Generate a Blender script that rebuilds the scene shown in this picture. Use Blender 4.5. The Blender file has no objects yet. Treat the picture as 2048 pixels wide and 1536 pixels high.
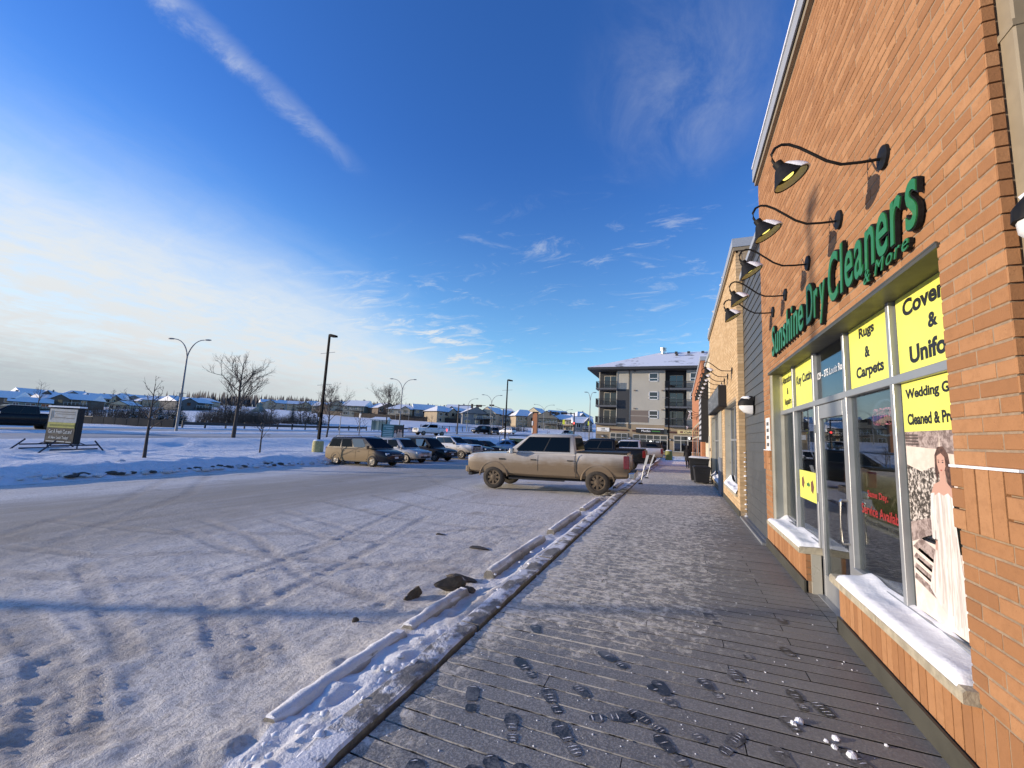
import bpy, bmesh, math, random
import numpy as np
from mathutils import Vector, Matrix
R=math.radians
random.seed(7); rng=np.random.default_rng(5)
S=bpy.context.scene
COL=S.collection
# ------------------------------------------------------------------ camera, sky, sun, exposure
pitch,roll,yaw=R(7.031),R(2.813),R(22.544)
fw=Vector((-math.sin(yaw)*math.cos(pitch),math.cos(yaw)*math.cos(pitch),math.sin(pitch)))
r0=Vector((math.cos(yaw),math.sin(yaw),0)); u0=r0.cross(fw)
rt=r0*math.cos(roll)+u0*math.sin(roll); up=u0*math.cos(roll)-r0*math.sin(roll)
cd=bpy.data.cameras.new('camera'); cam=bpy.data.objects.new('camera',cd); COL.objects.link(cam)
cam.matrix_world=Matrix(((rt.x,up.x,-fw.x,0),(rt.y,up.y,-fw.y,0),(rt.z,up.z,-fw.z,1.7),(0,0,0,1)))
cd.sensor_width=36; cd.lens=36*815/2048; cd.clip_start=.05; cd.clip_end=6000
S.camera=cam
SUN_EL=R(8.5); SUN_AZ=R(22)                 # the light travels towards +X, a little +Y
sd=bpy.data.lights.new('sun','SUN'); sd.energy=4.35; sd.angle=R(.6); sd.color=(1,.84,.66)
sun=bpy.data.objects.new('sun',sd); COL.objects.link(sun)
ld=Vector((math.cos(SUN_AZ)*math.cos(SUN_EL),math.sin(SUN_AZ)*math.cos(SUN_EL),-math.sin(SUN_EL)))
sun.rotation_euler=ld.to_track_quat('-Z','Y').to_euler(); sun.location=(-30,-10,40)
S.view_settings.view_transform='Standard'; S.view_settings.look='None'
S.view_settings.exposure=0.40; S.view_settings.gamma=1; S.view_settings.use_curve_mapping=False
S.render.engine='CYCLES'
try: S.cycles.use_denoising=True
except Exception: pass

class NT:
    """small helper around a node tree"""
    def __init__(s,tree): s.t=tree; s.t.nodes.clear()
    def n(s,kind,ins=None,**kw):
        nd=s.t.nodes.new(kind)
        for k,v in kw.items(): setattr(nd,k,v)
        for k,v in (ins or {}).items(): s.set(nd.inputs[k],v)
        return nd
    def set(s,sock,v):
        if hasattr(v,'links') or hasattr(v,'is_linked'): s.t.links.new(v,sock)
        elif hasattr(v,'outputs'): s.t.links.new(v.outputs[0],sock)
        else:
            if sock.type=='RGBA' and len(v)==3: v=tuple(v)+(1,)
            sock.default_value=v
    def math(s,op,a,b=0.0,c=0.0,clamp=False):
        nd=s.n('ShaderNodeMath',operation=op,use_clamp=clamp)
        for i,v in enumerate((a,b,c)): s.set(nd.inputs[i],v)
        return nd.outputs[0]
    def vmath(s,op,a,b=(0,0,0)):
        nd=s.n('ShaderNodeVectorMath',operation=op); s.set(nd.inputs[0],a); s.set(nd.inputs[1],b)
        return nd.outputs[1] if op in('DOT_PRODUCT','LENGTH') else nd.outputs[0]
    def ss(s,v,lo,hi):
        nd=s.n('ShaderNodeMapRange',interpolation_type='SMOOTHSTEP')
        s.set(nd.inputs['Value'],v); nd.inputs['From Min'].default_value=lo; nd.inputs['From Max'].default_value=hi
        return nd.outputs[0]
    def mix(s,f,a,b):
        nd=s.n('ShaderNodeMix',data_type='RGBA'); s.set(nd.inputs[0],f); s.set(nd.inputs[6],a); s.set(nd.inputs[7],b)
        return nd.outputs[2]
    def noise(s,vec,scale,detail=4,rough=.55,dist=0.0):
        nd=s.n('ShaderNodeTexNoise'); s.set(nd.inputs['Vector'],vec); nd.inputs['Scale'].default_value=scale
        nd.inputs['Detail'].default_value=detail; nd.inputs['Roughness'].default_value=rough; nd.inputs['Distortion'].default_value=dist
        return nd.outputs[0]
    def mapping(s,vec,scale=(1,1,1),rot=(0,0,0),loc=(0,0,0)):
        nd=s.n('ShaderNodeMapping'); s.set(nd.inputs['Vector'],vec); nd.inputs['Scale'].default_value=scale
        nd.inputs['Rotation'].default_value=rot; nd.inputs['Location'].default_value=loc
        return nd.outputs[0]
    def sep(s,v):
        nd=s.n('ShaderNodeSeparateXYZ'); s.set(nd.inputs[0],v); return nd.outputs
    def comb(s,x,y,z):
        nd=s.n('ShaderNodeCombineXYZ')
        for i,v in enumerate((x,y,z)): s.set(nd.inputs[i],v)
        return nd.outputs[0]

W=bpy.data.worlds.new('World'); S.world=W; W.use_nodes=True
t=NT(W.node_tree)
sky=t.n('ShaderNodeTexSky',sky_type='NISHITA'); sky.sun_disc=False; sky.sun_elevation=SUN_EL
sky.sun_rotation=math.atan2(-ld.x,-ld.y); sky.altitude=400; sky.air_density=1.1; sky.dust_density=.35; sky.ozone_density=3.2
d=t.n('ShaderNodeTexCoord').outputs['Generated']
dx,dy,dz=t.sep(d)
hs=t.n('ShaderNodeHueSaturation',{'Saturation':1.04,'Value':1.0,'Color':sky.outputs[0]}).outputs[0]
SKYN=t.vmath('MULTIPLY',hs,t.mix(t.ss(dz,.62,.14),(.90,1.42,2.40),(2.0,2.28,2.52)))
zz=t.math('ADD',t.math('MAXIMUM',dz,0.0),.12)
u=t.math('DIVIDE',dx,zz); v=t.math('DIVIDE',dy,zz); uv=t.comb(u,v,0.0)
az=t.vmath('DOT_PRODUCT',d,(-ld.x,-ld.y,-ld.z))
def gs(x,c,w): return t.ss(t.math('ABSOLUTE',t.math('SUBTRACT',x,c)),w,0.0)
nA=t.noise(t.mapping(uv,scale=(1.5,.8,1)),.9,7,.6,.3); nB=t.noise(t.mapping(uv,scale=(3.2,1.5,1),rot=(0,0,R(-14))),2.0,9,.66,.55); nC=t.noise(t.mapping(uv,scale=(1.0,2.0,1),rot=(0,0,R(28))),3.2,9,.68,.8)
veil=t.ss(t.math('ADD',u,t.math('ADD',t.math('MULTIPLY',t.math('SUBTRACT',nA,.5),.75),t.math('MULTIPLY',t.math('SUBTRACT',nB,.5),.34))),-1.20,-2.50)
veil=t.math('MULTIPLY',t.math('MULTIPLY',veil,t.ss(v,6.0,2.6)),t.math('ADD',.70,t.math('MULTIPLY',t.ss(t.math('ADD',t.math('MULTIPLY',nB,.6),t.math('MULTIPLY',nC,.4)),.36,.60),.30)))
low=t.math('MULTIPLY',t.ss(dz,.19,.015),t.math('ADD',.66,t.math('MULTIPLY',t.ss(az,-.1,.6),.3)))
uw=t.math('ADD',u,t.math('MULTIPLY',t.math('SUBTRACT',nC,.5),.13))
streak=t.math('MULTIPLY',gs(uw,-.955,.062),t.math('MULTIPLY',t.math('MULTIPLY',t.ss(v,.22,.40),t.ss(v,.98,.70)),t.math('ADD',.20,t.ss(nC,.38,.78))))
wr=t.vmath('LENGTH',t.comb(t.math('DIVIDE',t.math('ADD',u,1.66),.55),t.math('DIVIDE',t.math('SUBTRACT',v,2.55),1.25),0.0))
wisp=t.math('MULTIPLY',t.ss(wr,1.0,.25),t.ss(nC,.47,.66))
fr=t.vmath('LENGTH',t.comb(t.math('DIVIDE',t.math('SUBTRACT',u,.02),.30),t.math('DIVIDE',t.math('SUBTRACT',v,.98),.42),0.0))
faint=t.math('MULTIPLY',t.ss(fr,1.0,.1),t.math('MULTIPLY',t.ss(nB,.30,.80),.22))
puff=t.math('MULTIPLY',t.ss(nC,.53,.76),t.math('MULTIPLY',t.math('MULTIPLY',t.ss(v,1.1,1.7),t.ss(v,5.0,3.0)),.50))
cl=veil
for k in(low,t.math('MULTIPLY',streak,.50),t.math('MULTIPLY',wisp,.85),faint,puff): cl=t.math('SUBTRACT',1.0,t.math('MULTIPLY',t.math('SUBTRACT',1.0,cl),t.math('SUBTRACT',1.0,k,clamp=True)),clamp=True)
greyband=t.math('MULTIPLY',t.ss(t.math('ADD',dz,t.math('MULTIPLY',t.math('SUBTRACT',nA,.5),.07)),.135,.045),t.ss(az,.25,.75))
ccol=t.mix(t.math('MULTIPLY',greyband,.9),t.mix(t.ss(dz,.25,.05),(6.0,6.3,6.5),(5.6,5.7,5.75)),(3.5,3.9,4.25))
skyc=t.mix(cl,SKYN,ccol)
bg=t.n('ShaderNodeBackground',{'Color':skyc,'Strength':.10})
t.n('ShaderNodeOutputWorld',{'Surface':bg})

# ------------------------------------------------------------------ object helpers
def tag(o,label=None,cat=None,group=None,kind=None):
    for k,v in(('label',label),('category',cat),('group',group),('kind',kind)):
        if v: o[k]=v
    return o
def thing(name,label,cat,loc=(0,0,0),rot=(0,0,0),group=None):
    o=bpy.data.objects.new(name,None); COL.objects.link(o); o.location=loc
    o.rotation_euler=rot if hasattr(rot,'__len__') else (0,0,rot); o.empty_display_size=.2
    return tag(o,label,cat,group)
def link(name,me,parent=None,loc=None):
    o=bpy.data.objects.new(name,me); COL.objects.link(o)
    if parent is not None: o.parent=parent
    if loc is not None: o.location=loc
    return o
def copy_tree(o,parent=None):
    c=o.copy(); COL.objects.link(c); c.parent=parent
    for ch in o.children: copy_tree(ch,c)
    return c
class MB:
    """collects shapes, then links them as one mesh object"""
    def __init__(s): s.v=[]; s.f=[]; s.m=[]; s.cur=0
    def add(s,vs,fs,m=None):
        b=len(s.v); s.v+=[tuple(p) for p in vs]; s.f+=[tuple(i+b for i in f) for f in fs]; s.m+=[s.cur if m is None else m]*len(fs); return s
    def box(s,x0,y0,z0,x1,y1,z1,m=None):
        vs=[(x,y,z) for z in(z0,z1) for y in(y0,y1) for x in(x0,x1)]
        return s.add(vs,[(0,2,3,1),(4,5,7,6),(0,1,5,4),(2,6,7,3),(0,4,6,2),(1,3,7,5)],m)
    def cbox(s,c,sz,m=None): return s.box(*[c[i]-sz[i]/2 for i in range(3)],*[c[i]+sz[i]/2 for i in range(3)],m=m)
    def tube(s,pts,r,n=6,m=None,cap=True):
        pts=[Vector(p) for p in pts]; rs=r if hasattr(r,'__len__') else [r]*len(pts); vs=[];fs=[]; ref=None
        for i,p in enumerate(pts):
            a=pts[max(i-1,0)]; b=pts[min(i+1,len(pts)-1)]; dr=(b-a).normalized()
            if ref is None: ref=Vector((0,0,1)) if abs(dr.z)<.9 else Vector((1,0,0))
            x=dr.cross(ref).normalized(); y=dr.cross(x).normalized(); ref=-(dr.cross(x)) if False else ref
            for k in range(n):
                a_=2*math.pi*k/n; vs.append(p+(x*math.cos(a_)+y*math.sin(a_))*rs[i])
        for i in range(len(pts)-1):
            for k in range(n):
                k2=(k+1)%n; fs.append((i*n+k,i*n+k2,(i+1)*n+k2,(i+1)*n+k))
        if cap: fs+= [tuple(range(n))[::-1],tuple((len(pts)-1)*n+k for k in range(n))]
        return s.add(vs,fs,m)
    def lathe(s,prof,n=16,M=None,m=None):
        M=M or Matrix.Identity(4); vs=[];fs=[]
        for r,z in prof:
            for k in range(n):
                a=2*math.pi*k/n; vs.append(M@Vector((r*math.cos(a),r*math.sin(a),z)))
        for i in range(len(prof)-1):
            for k in range(n):
                k2=(k+1)%n; fs.append((i*n+k,i*n+k2,(i+1)*n+k2,(i+1)*n+k))
        return s.add(vs,fs,m)
    def poly(s,vs,m=None): return s.add(vs,[tuple(range(len(vs)))],m)
    def prism(s,prof,fn,a,b,m=None):
        n=len(prof); vs=[fn(p[0],p[1],a) for p in prof]+[fn(p[0],p[1],b) for p in prof]
        fs=[tuple(range(n))[::-1],tuple(range(n,2*n))]+[(i,(i+1)%n,n+(i+1)%n,n+i) for i in range(n)]
        return s.add(vs,fs,m)
    def loft(s,rings,m=None,cap=True):
        n=len(rings[0]); vs=[p for r in rings for p in r]; fs=[]
        for i in range(len(rings)-1):
            for k in range(n): fs.append((i*n+k,i*n+(k+1)%n,(i+1)*n+(k+1)%n,(i+1)*n+k))
        if cap: fs+=[tuple(range(n))[::-1],tuple((len(rings)-1)*n+k for k in range(n))]
        return s.add(vs,fs,m)
    def mesh(s,name,mats,smooth=None,fix=True):
        me=bpy.data.meshes.new(name); me.from_pydata(s.v,[],s.f)
        for m in(mats if isinstance(mats,(list,tuple)) else [mats]): me.materials.append(m)
        if len(set(s.m))>1 or (s.m and s.m[0]): me.polygons.foreach_set('material_index',s.m)
        if fix:
            bm=bmesh.new(); bm.from_mesh(me); bmesh.ops.recalc_face_normals(bm,faces=bm.faces); bm.to_mesh(me); bm.free()
        if smooth is not None:
            me.polygons.foreach_set('use_smooth',[True]*len(me.polygons)); me.set_sharp_from_angle(angle=R(smooth))
        me.update(); return me
    def build(s,name,mats,parent=None,smooth=None,loc=None,fix=True): return link(name,s.mesh(name,mats,smooth,fix),parent,loc)
def bevel(o,w=.01,seg=2):
    m=o.modifiers.new('bevel','BEVEL'); m.width=w; m.segments=seg; m.limit_method='ANGLE'; m.angle_limit=R(40); return o
def grid_mesh(name,xs,ys,Z,mat,smooth=True):
    nx,ny=len(xs),len(ys); XX,YY=np.meshgrid(xs,ys); co=np.stack([XX.ravel(),YY.ravel(),Z.ravel()],1)
    i=np.arange(nx*ny).reshape(ny,nx); q=np.stack([i[:-1,:-1],i[:-1,1:],i[1:,1:],i[1:,:-1]],-1).reshape(-1,4)
    me=bpy.data.meshes.new(name); me.vertices.add(len(co)); me.vertices.foreach_set('co',co.ravel())
    me.loops.add(q.size); me.loops.foreach_set('vertex_index',q.ravel().astype(np.int32))
    me.polygons.add(len(q)); me.polygons.foreach_set('loop_start',np.arange(0,q.size,4,dtype=np.int32)); me.polygons.foreach_set('loop_total',np.full(len(q),4,np.int32))
    if smooth: me.polygons.foreach_set('use_smooth',np.ones(len(q),bool))
    me.materials.append(mat); me.update(calc_edges=True); me.validate(); return me
TM={}
def text_mesh(s,offset=.0,extrude=0.0,shear=0.0,spacing=1.0):
    k=(s,offset,extrude,shear,spacing)
    if k not in TM:
        cu=bpy.data.curves.new('t','FONT'); cu.body=s; cu.offset=offset; cu.extrude=extrude; cu.shear=shear; cu.space_character=spacing; cu.align_x='LEFT'; cu.resolution_u=4
        o=bpy.data.objects.new('t',cu); COL.objects.link(o); bpy.context.view_layer.update()
        me=bpy.data.meshes.new_from_object(o.evaluated_get(bpy.context.evaluated_depsgraph_get()))
        v=np.array([x.co[:] for x in me.vertices]); f=[tuple(p.vertices) for p in me.polygons]
        bpy.data.objects.remove(o); bpy.data.curves.remove(cu); TM[k]=(v,f)
    return TM[k]
def text_obj(name,s,mat,parent,O,U,V,w=None,h=None,offset=.02,extrude=0.0,depth=0.0,shear=0.0,box=None,align='c',spacing=1.0):
    """text whose bounding box is w x h with centre O, reading along U, up V; depth is its thickness towards the reader"""
    v,f=text_mesh(s,offset,1.0 if depth else 0.0,shear,spacing); v=v.copy(); lo=v.min(0); hi=v.max(0)
    sx=(w/(hi[0]-lo[0])) if w else None; sy=(h/(hi[1]-lo[1])) if h else None
    sx=sx or sy; sy=sy or sx
    c=(lo+hi)/2
    X=(v[:,0]-c[0])*sx; Y=(v[:,1]-c[1])*sy; U=np.array(U,float); V=np.array(V,float); N=np.cross(U,V)
    Zc=((v[:,2]-lo[2])/max(hi[2]-lo[2],1e-9))*depth if depth else np.zeros(len(v))
    P=np.array(O,float)+X[:,None]*U+Y[:,None]*V+Zc[:,None]*N
    me=bpy.data.meshes.new(name); me.from_pydata(P.tolist(),[],f); me.materials.append(mat); me.update()
    return link(name,me,parent)
# value noise for heightfields
_P=rng.random((256,256))
def vnoise(x,y):
    xi=np.floor(x).astype(int); yi=np.floor(y).astype(int); fx=x-xi; fy=y-yi
    fx=fx*fx*(3-2*fx); fy=fy*fy*(3-2*fy); a=_P[yi%256,xi%256]; b=_P[yi%256,(xi+1)%256]; c=_P[(yi+1)%256,xi%256]; e=_P[(yi+1)%256,(xi+1)%256]
    return (a*(1-fx)+b*fx)*(1-fy)+(c*(1-fx)+e*fx)*fy-.5
def fbm(x,y,o=4,g=.5):
    r=0; a=1
    for i in range(o): r=r+a*vnoise(x*2**i+17.3*i,y*2**i+5.1*i); a*=g
    return r
def sst(a,b,x): t_=np.clip((x-a)/(b-a),0,1); return t_*t_*(3-2*t_)
# ------------------------------------------------------------------ materials
MC={}
def M(name,col=(.5,.5,.5),rough=.6,metal=0.0,var=0.0,vscale=6.0,bump=0.0,bscale=40.0,coat=0.0,spec=.5,emit=None,estr=0.0,obj=False):
    if name in MC: return MC[name]
    m=bpy.data.materials.new(name); m.use_nodes=True; t=NT(m.node_tree); MC[name]=m
    p=t.n('ShaderNodeBsdfPrincipled',{'Roughness':rough,'Metallic':metal,'Coat Weight':coat,'Specular IOR Level':spec})
    pos=t.n('ShaderNodeTexCoord').outputs['Object'] if obj else t.n('ShaderNodeNewGeometry').outputs['Position']
    if var:
        f=t.noise(pos,vscale,5,.6); f=t.ss(f,.3,.7)
        t.set(p.inputs['Base Color'],t.mix(f,tuple(c*(1-var) for c in col),tuple(min(1,c*(1+var)) for c in col)))
        t.set(p.inputs['Roughness'],t.math('ADD',rough-.08,t.math('MULTIPLY',f,.16)))
    else: t.set(p.inputs['Base Color'],col)
    if bump: t.set(p.inputs['Normal'],t.n('ShaderNodeBump',{'Height':t.noise(pos,bscale,4,.6),'Strength':bump,'Distance':.02}))
    if emit: t.set(p.inputs['Emission Color'],emit); p.inputs['Emission Strength'].default_value=estr
    t.n('ShaderNodeOutputMaterial',{'Surface':p}); return m
def custom(name):
    m=bpy.data.materials.new(name); m.use_nodes=True; MC[name]=m; t=NT(m.node_tree)
    p=t.n('ShaderNodeBsdfPrincipled'); t.n('ShaderNodeOutputMaterial',{'Surface':p}); return m,t,p
def brick_mat(name,c1,c2,c3,spd):
    m,t,p=custom(name); pos=t.n('ShaderNodeNewGeometry').outputs['Position']
    a=t.n('ShaderNodeAttribute',attribute_name='tint'); tv=a.outputs['Fac']
    r=t.n('ShaderNodeValToRGB',{'Fac':tv}); e=r.color_ramp.elements; e[0].color=c1+(1,); e[1].color=c3+(1,); k=e.new(.5); k.color=c2+(1,)
    n1=t.noise(pos,16,6,.7); n2=t.noise(pos,120,3,.6)
    c=t.mix(t.math('MULTIPLY',t.ss(n1,.42,.72),.45),r.outputs[0],tuple(x*.72 for x in c2))
    c=t.mix(t.math('MULTIPLY',t.ss(n2,.62,.75),spd),c,tuple(x*.45 for x in c2))
    # pale lime streaks running down in a few places
    lime=t.ss(t.noise(t.mapping(pos,scale=(1,2.6,.5)),2.3,3,.6),.70,.80); dr=t.ss(t.noise(t.mapping(pos,scale=(1,30,3.2)),1.0,2,.5),.70,.78)
    c=t.mix(t.math('MULTIPLY',dr,t.math('ADD',.08,t.math('MULTIPLY',lime,.6))),c,(.62,.55,.45))
    t.set(p.inputs['Base Color'],c); p.inputs['Roughness'].default_value=.85; p.inputs['Specular IOR Level'].default_value=.25
    t.set(p.inputs['Normal'],t.n('ShaderNodeBump',{'Height':t.math('ADD',n2,t.math('MULTIPLY',n1,.8)),'Strength':.35,'Distance':.006})); return m
BRK=brick_mat('orange brick',(.272,.132,.060),(.330,.163,.073),(.395,.208,.100),.6)
BRT=brick_mat('tan brick',(.44,.300,.160),(.51,.36,.20),(.57,.42,.25),.3)
MORT=M('mortar',(.27,.20,.135),.95,var=.2,vscale=20,bump=.3,bscale=90)
MORT2=M('tan mortar',(.34,.26,.17),.95,var=.2,vscale=20,bump=.3,bscale=90)
def snow_mat(name,base=(.80,.82,.86),dirt=0.0,bs=.5,sc=1.0,spk=0.0):
    m,t,p=custom(name); pos=t.n('ShaderNodeNewGeometry').outputs['Position']
    n1=t.noise(pos,.6*sc,6,.6); n2=t.noise(pos,9*sc,5,.65); c=t.mix(t.ss(n2,.35,.7),tuple(x*.90 for x in base),base)
    if dirt: c=t.mix(t.math('MULTIPLY',t.ss(t.math('ADD',n1,t.math('MULTIPLY',n2,.35)),.60,.86),dirt),c,(.33,.27,.20))
    if spk: c=t.mix(t.ss(t.noise(pos,55,2,.5),.735,.78),c,(.16,.13,.10))
    t.set(p.inputs['Base Color'],c); p.inputs['Roughness'].default_value=.62; p.inputs['Specular IOR Level'].default_value=.3
    t.set(p.inputs['Normal'],t.n('ShaderNodeBump',{'Height':t.math('ADD',t.math('MULTIPLY',n2,1.0),t.math('MULTIPLY',t.noise(pos,60*sc,3,.6),.25)),'Strength':bs,'Distance':.04*(3 if name=='snow field' else 1)})); return m
SNOW=snow_mat('snow',bs=.35); SNOWD=snow_mat('ploughed snow',(.74,.75,.77),.75,.55,1.0,.6); SNOWR=snow_mat('roof snow',(.84,.84,.85),bs=.1,sc=.3)
SNOWG=snow_mat('snow field',(.82,.82,.83),.0,1.0,.30)
def lot_mat():
    m,t,p=custom('packed snow'); pos=t.n('ShaderNodeNewGeometry').outputs['Position']; x,y,z=t.sep(pos)
    flow=t.mapping(pos,scale=(1,.16,1),rot=(0,0,R(-6)))
    n1=t.noise(flow,.55,5,.6,.4); n2=t.noise(pos,1.3,6,.65); n3=t.noise(pos,22,5,.7); n4=t.noise(t.mapping(pos,scale=(1,.07,1)),3.2,4,.6)
    lane=t.math('MULTIPLY',t.ss(x,-17.5,-13.5),t.ss(x,-7.0,-10.5))
    near=t.ss(y,9.0,2.0)
    dirt=t.math('ADD',t.math('MULTIPLY',lane,.34),t.math('ADD',t.math('MULTIPLY',n1,.55),t.math('ADD',t.math('MULTIPLY',n4,.42),t.math('MULTIPLY',n2,.30))))
    f=t.ss(dirt,.50,1.12)
    c=t.mix(f,(.69,.67,.635),(.36,.31,.245))
    c=t.mix(t.math('MULTIPLY',t.ss(n3,.46,.62),.60),c,(.31,.285,.26))
    c=t.mix(t.math('MULTIPLY',t.ss(t.noise(pos,.9,4,.6),.60,.74),.55),c,(.30,.25,.19))
    wear=t.n('ShaderNodeAttribute',attribute_name='wear').outputs['Fac']
    c=t.mix(t.math('MULTIPLY',wear,t.math('ADD',.45,t.math('MULTIPLY',n2,.5))),c,(.25,.20,.145))
    c=t.mix(t.ss(t.noise(pos,85,2,.5),.72,.78),c,(.13,.11,.09))
    t.set(p.inputs['Base Color'],c); t.set(p.inputs['Roughness'],t.math('SUBTRACT',.72,t.math('MULTIPLY',f,.14))); p.inputs['Specular IOR Level'].default_value=.3
    h=t.math('ADD',t.math('MULTIPLY',n3,.7),t.math('ADD',t.math('MULTIPLY',t.noise(pos,70,4,.7),.35),t.math('MULTIPLY',t.noise(t.mapping(pos,scale=(1,.3,1)),6,4,.6),.8)))
    t.set(p.inputs['Normal'],t.n('ShaderNodeBump',{'Height':h,'Strength':.95,'Distance':.025})); return m
LOT=lot_mat()
def road_mat():
    m,t,p=custom('winter asphalt'); pos=t.n('ShaderNodeNewGeometry').outputs['Position']
    n1=t.noise(t.mapping(pos,scale=(1,.03,1)),1.1,5,.6); n2=t.noise(pos,3,5,.6)
    f=t.ss(t.math('ADD',n1,t.math('MULTIPLY',n2,.25)),.48,.78)
    t.set(p.inputs['Base Color'],t.mix(f,(.20,.20,.205),(.55,.56,.58))); p.inputs['Roughness'].default_value=.8; return m
ROAD=road_mat()
def deck_mat():
    m,t,p=custom('grey composite boards'); g=t.n('ShaderNodeNewGeometry'); pos=g.outputs['Position']; x,y,z=t.sep(pos)
    rnd=t.n('ShaderNodeObjectInfo').outputs['Random']
    n1=t.noise(pos,1.1,4,.6); n2=t.noise(pos,9,6,.7,.6); n3=t.noise(pos,75,4,.7); n4=t.noise(t.mapping(pos,scale=(.12,9,1)),8,4,.6)
    base=t.mix(rnd,(.165,.155,.140),(.205,.193,.174))
    base=t.mix(t.math('MULTIPLY',t.ss(n4,.4,.7),.35),base,(.115,.115,.12))
    frost=t.math('MULTIPLY',t.ss(n3,.42,.66),t.math('ADD',.16,t.math('MULTIPLY',t.ss(x,1.1,-1.1),.40)))
    c=t.mix(frost,base,(.56,.535,.49))
    # trodden snow: a field beyond the shop door and along the kerb
    fld=t.math('MULTIPLY',t.ss(y,2.9,4.6),t.ss(t.math('SUBTRACT',x,t.math('MULTIPLY',t.math('SUBTRACT',y,4.0),.10)),1.15,-.55))
    edge=t.math('MULTIPLY',t.ss(x,-1.15,-1.70),.30)
    n6=t.ss(t.noise(t.mapping(pos,scale=(1,.8,1)),12,7,.78,.6),.36,.64); n7=t.noise(pos,3.1,4,.6)
    cov=t.math('ADD',t.math('MULTIPLY',fld,.37),t.math('ADD',edge,t.math('ADD',t.math('MULTIPLY',n6,.40),t.math('ADD',t.math('MULTIPLY',n7,.42),t.math('MULTIPLY',n1,.16)))))
    far=t.ss(y,8.0,13.0)
    sn=t.ss(t.math('ADD',cov,t.math('MULTIPLY',far,.09)),.66,1.02)
    sn=t.math('MULTIPLY',sn,t.math('ADD',.30,t.math('MULTIPLY',n6,.75)),clamp=True)
    c=t.mix(sn,c,(.70,.665,.60))
    t.set(p.inputs['Base Color'],c); t.set(p.inputs['Roughness'],t.math('ADD',.46,t.math('MULTIPLY',sn,.25))); p.inputs['Specular IOR Level'].default_value=.4
    h=t.math('ADD',t.math('MULTIPLY',sn,.9),t.math('ADD',t.math('MULTIPLY',n3,.35),t.math('MULTIPLY',n2,.5)))
    t.set(p.inputs['Normal'],t.n('ShaderNodeBump',{'Height':h,'Strength':.55,'Distance':.012})); return m
DECK=deck_mat()
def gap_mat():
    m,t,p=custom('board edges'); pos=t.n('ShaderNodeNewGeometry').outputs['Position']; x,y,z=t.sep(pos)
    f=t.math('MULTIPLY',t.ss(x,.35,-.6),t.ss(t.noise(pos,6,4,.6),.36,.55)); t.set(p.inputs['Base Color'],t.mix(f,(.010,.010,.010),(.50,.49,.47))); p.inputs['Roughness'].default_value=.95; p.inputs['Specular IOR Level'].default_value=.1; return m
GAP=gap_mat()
def wet_mat():
    m,t,p=custom('wet trodden board'); pos=t.n('ShaderNodeNewGeometry').outputs['Position']; f=t.ss(t.math('ADD',t.math('MULTIPLY',t.noise(pos,7,3,.6),.6),t.math('MULTIPLY',t.noise(pos,60,4,.7),.5)),.48,.64)
    t.set(p.inputs['Base Color'],t.mix(f,(.030,.029,.028),(.16,.153,.142))); p.inputs['Roughness'].default_value=.4; return m
WET=wet_mat()
def snowtop_mat(name,base,cover=.5,sc=3.0):
    m,t,p=custom(name); g=t.n('ShaderNodeNewGeometry'); pos=g.outputs['Position']; nx,ny,nz=t.sep(g.outputs['Normal'])
    n=t.noise(pos,sc,6,.65); f=t.math('MULTIPLY',t.ss(nz,.25,.75),t.ss(t.math('ADD',n,cover-.5),.44,.56))
    b=t.mix(t.ss(t.noise(pos,14,5,.7),.35,.7),tuple(c*.6 for c in base),base)
    t.set(p.inputs['Base Color'],t.mix(f,b,(.78,.79,.82))); p.inputs['Roughness'].default_value=.8
    t.set(p.inputs['Normal'],t.n('ShaderNodeBump',{'Height':t.math('ADD',f,t.noise(pos,40,4,.65)),'Strength':.5,'Distance':.02})); return m
KERB=snowtop_mat('kerb concrete',(.29,.275,.25),.50,2.6); STOP=snowtop_mat('wheel stop concrete',(.27,.25,.215),.62,4.0); MUD=snowtop_mat('frozen mud',(.10,.08,.06),.36,5.0)
ROOFP=snowtop_mat('patchy shingle roof',(.17,.17,.18),.60,.32)
BARK=M('bark',(.055,.045,.04),.9,var=.3,vscale=10); TWIG=M('twigs',(.075,.055,.045),.9); BUSH=M('brown brush',(.085,.062,.046),.95,var=.35,vscale=.6)
NEEDLE=M('spruce needles',(.022,.032,.024),.9,var=.3,vscale=2); NEEDS=M('snowy needles',(.40,.43,.48),.9)
SID=M('charcoal siding',(.070,.074,.076),.55,var=.10,vscale=2.5,bump=.06,bscale=60); OLIVE=M('olive flashing',(.062,.060,.046),.5,var=.10,vscale=4)
ALU=M('grey aluminium',(.30,.315,.33),.36,.35,var=.06,vscale=3); ALUW=M('champagne aluminium',(.46,.44,.37),.34,.25,var=.05,vscale=3); CAPM=M('grey metal cap',(.36,.38,.40),.45,.2); TRIM=M('tan trim',(.25,.205,.135),.6,var=.08)
DARK=M('black metal',(.009,.009,.009),.6,var=.2,vscale=30,spec=.2); POLE=M('black pole paint',(.007,.007,.008),.8,spec=.12); BLK=M('matt black',(.010,.010,.011),.7); STEEL=M('galvanised steel',(.20,.205,.215),.6,.2,var=.12,vscale=5); BRUSH=M('brushed steel',(.62,.60,.56),.25,.9)
STONE=M('sill stone',(.36,.32,.235),.85,var=.22,vscale=14,bump=.35,bscale=50)
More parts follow.
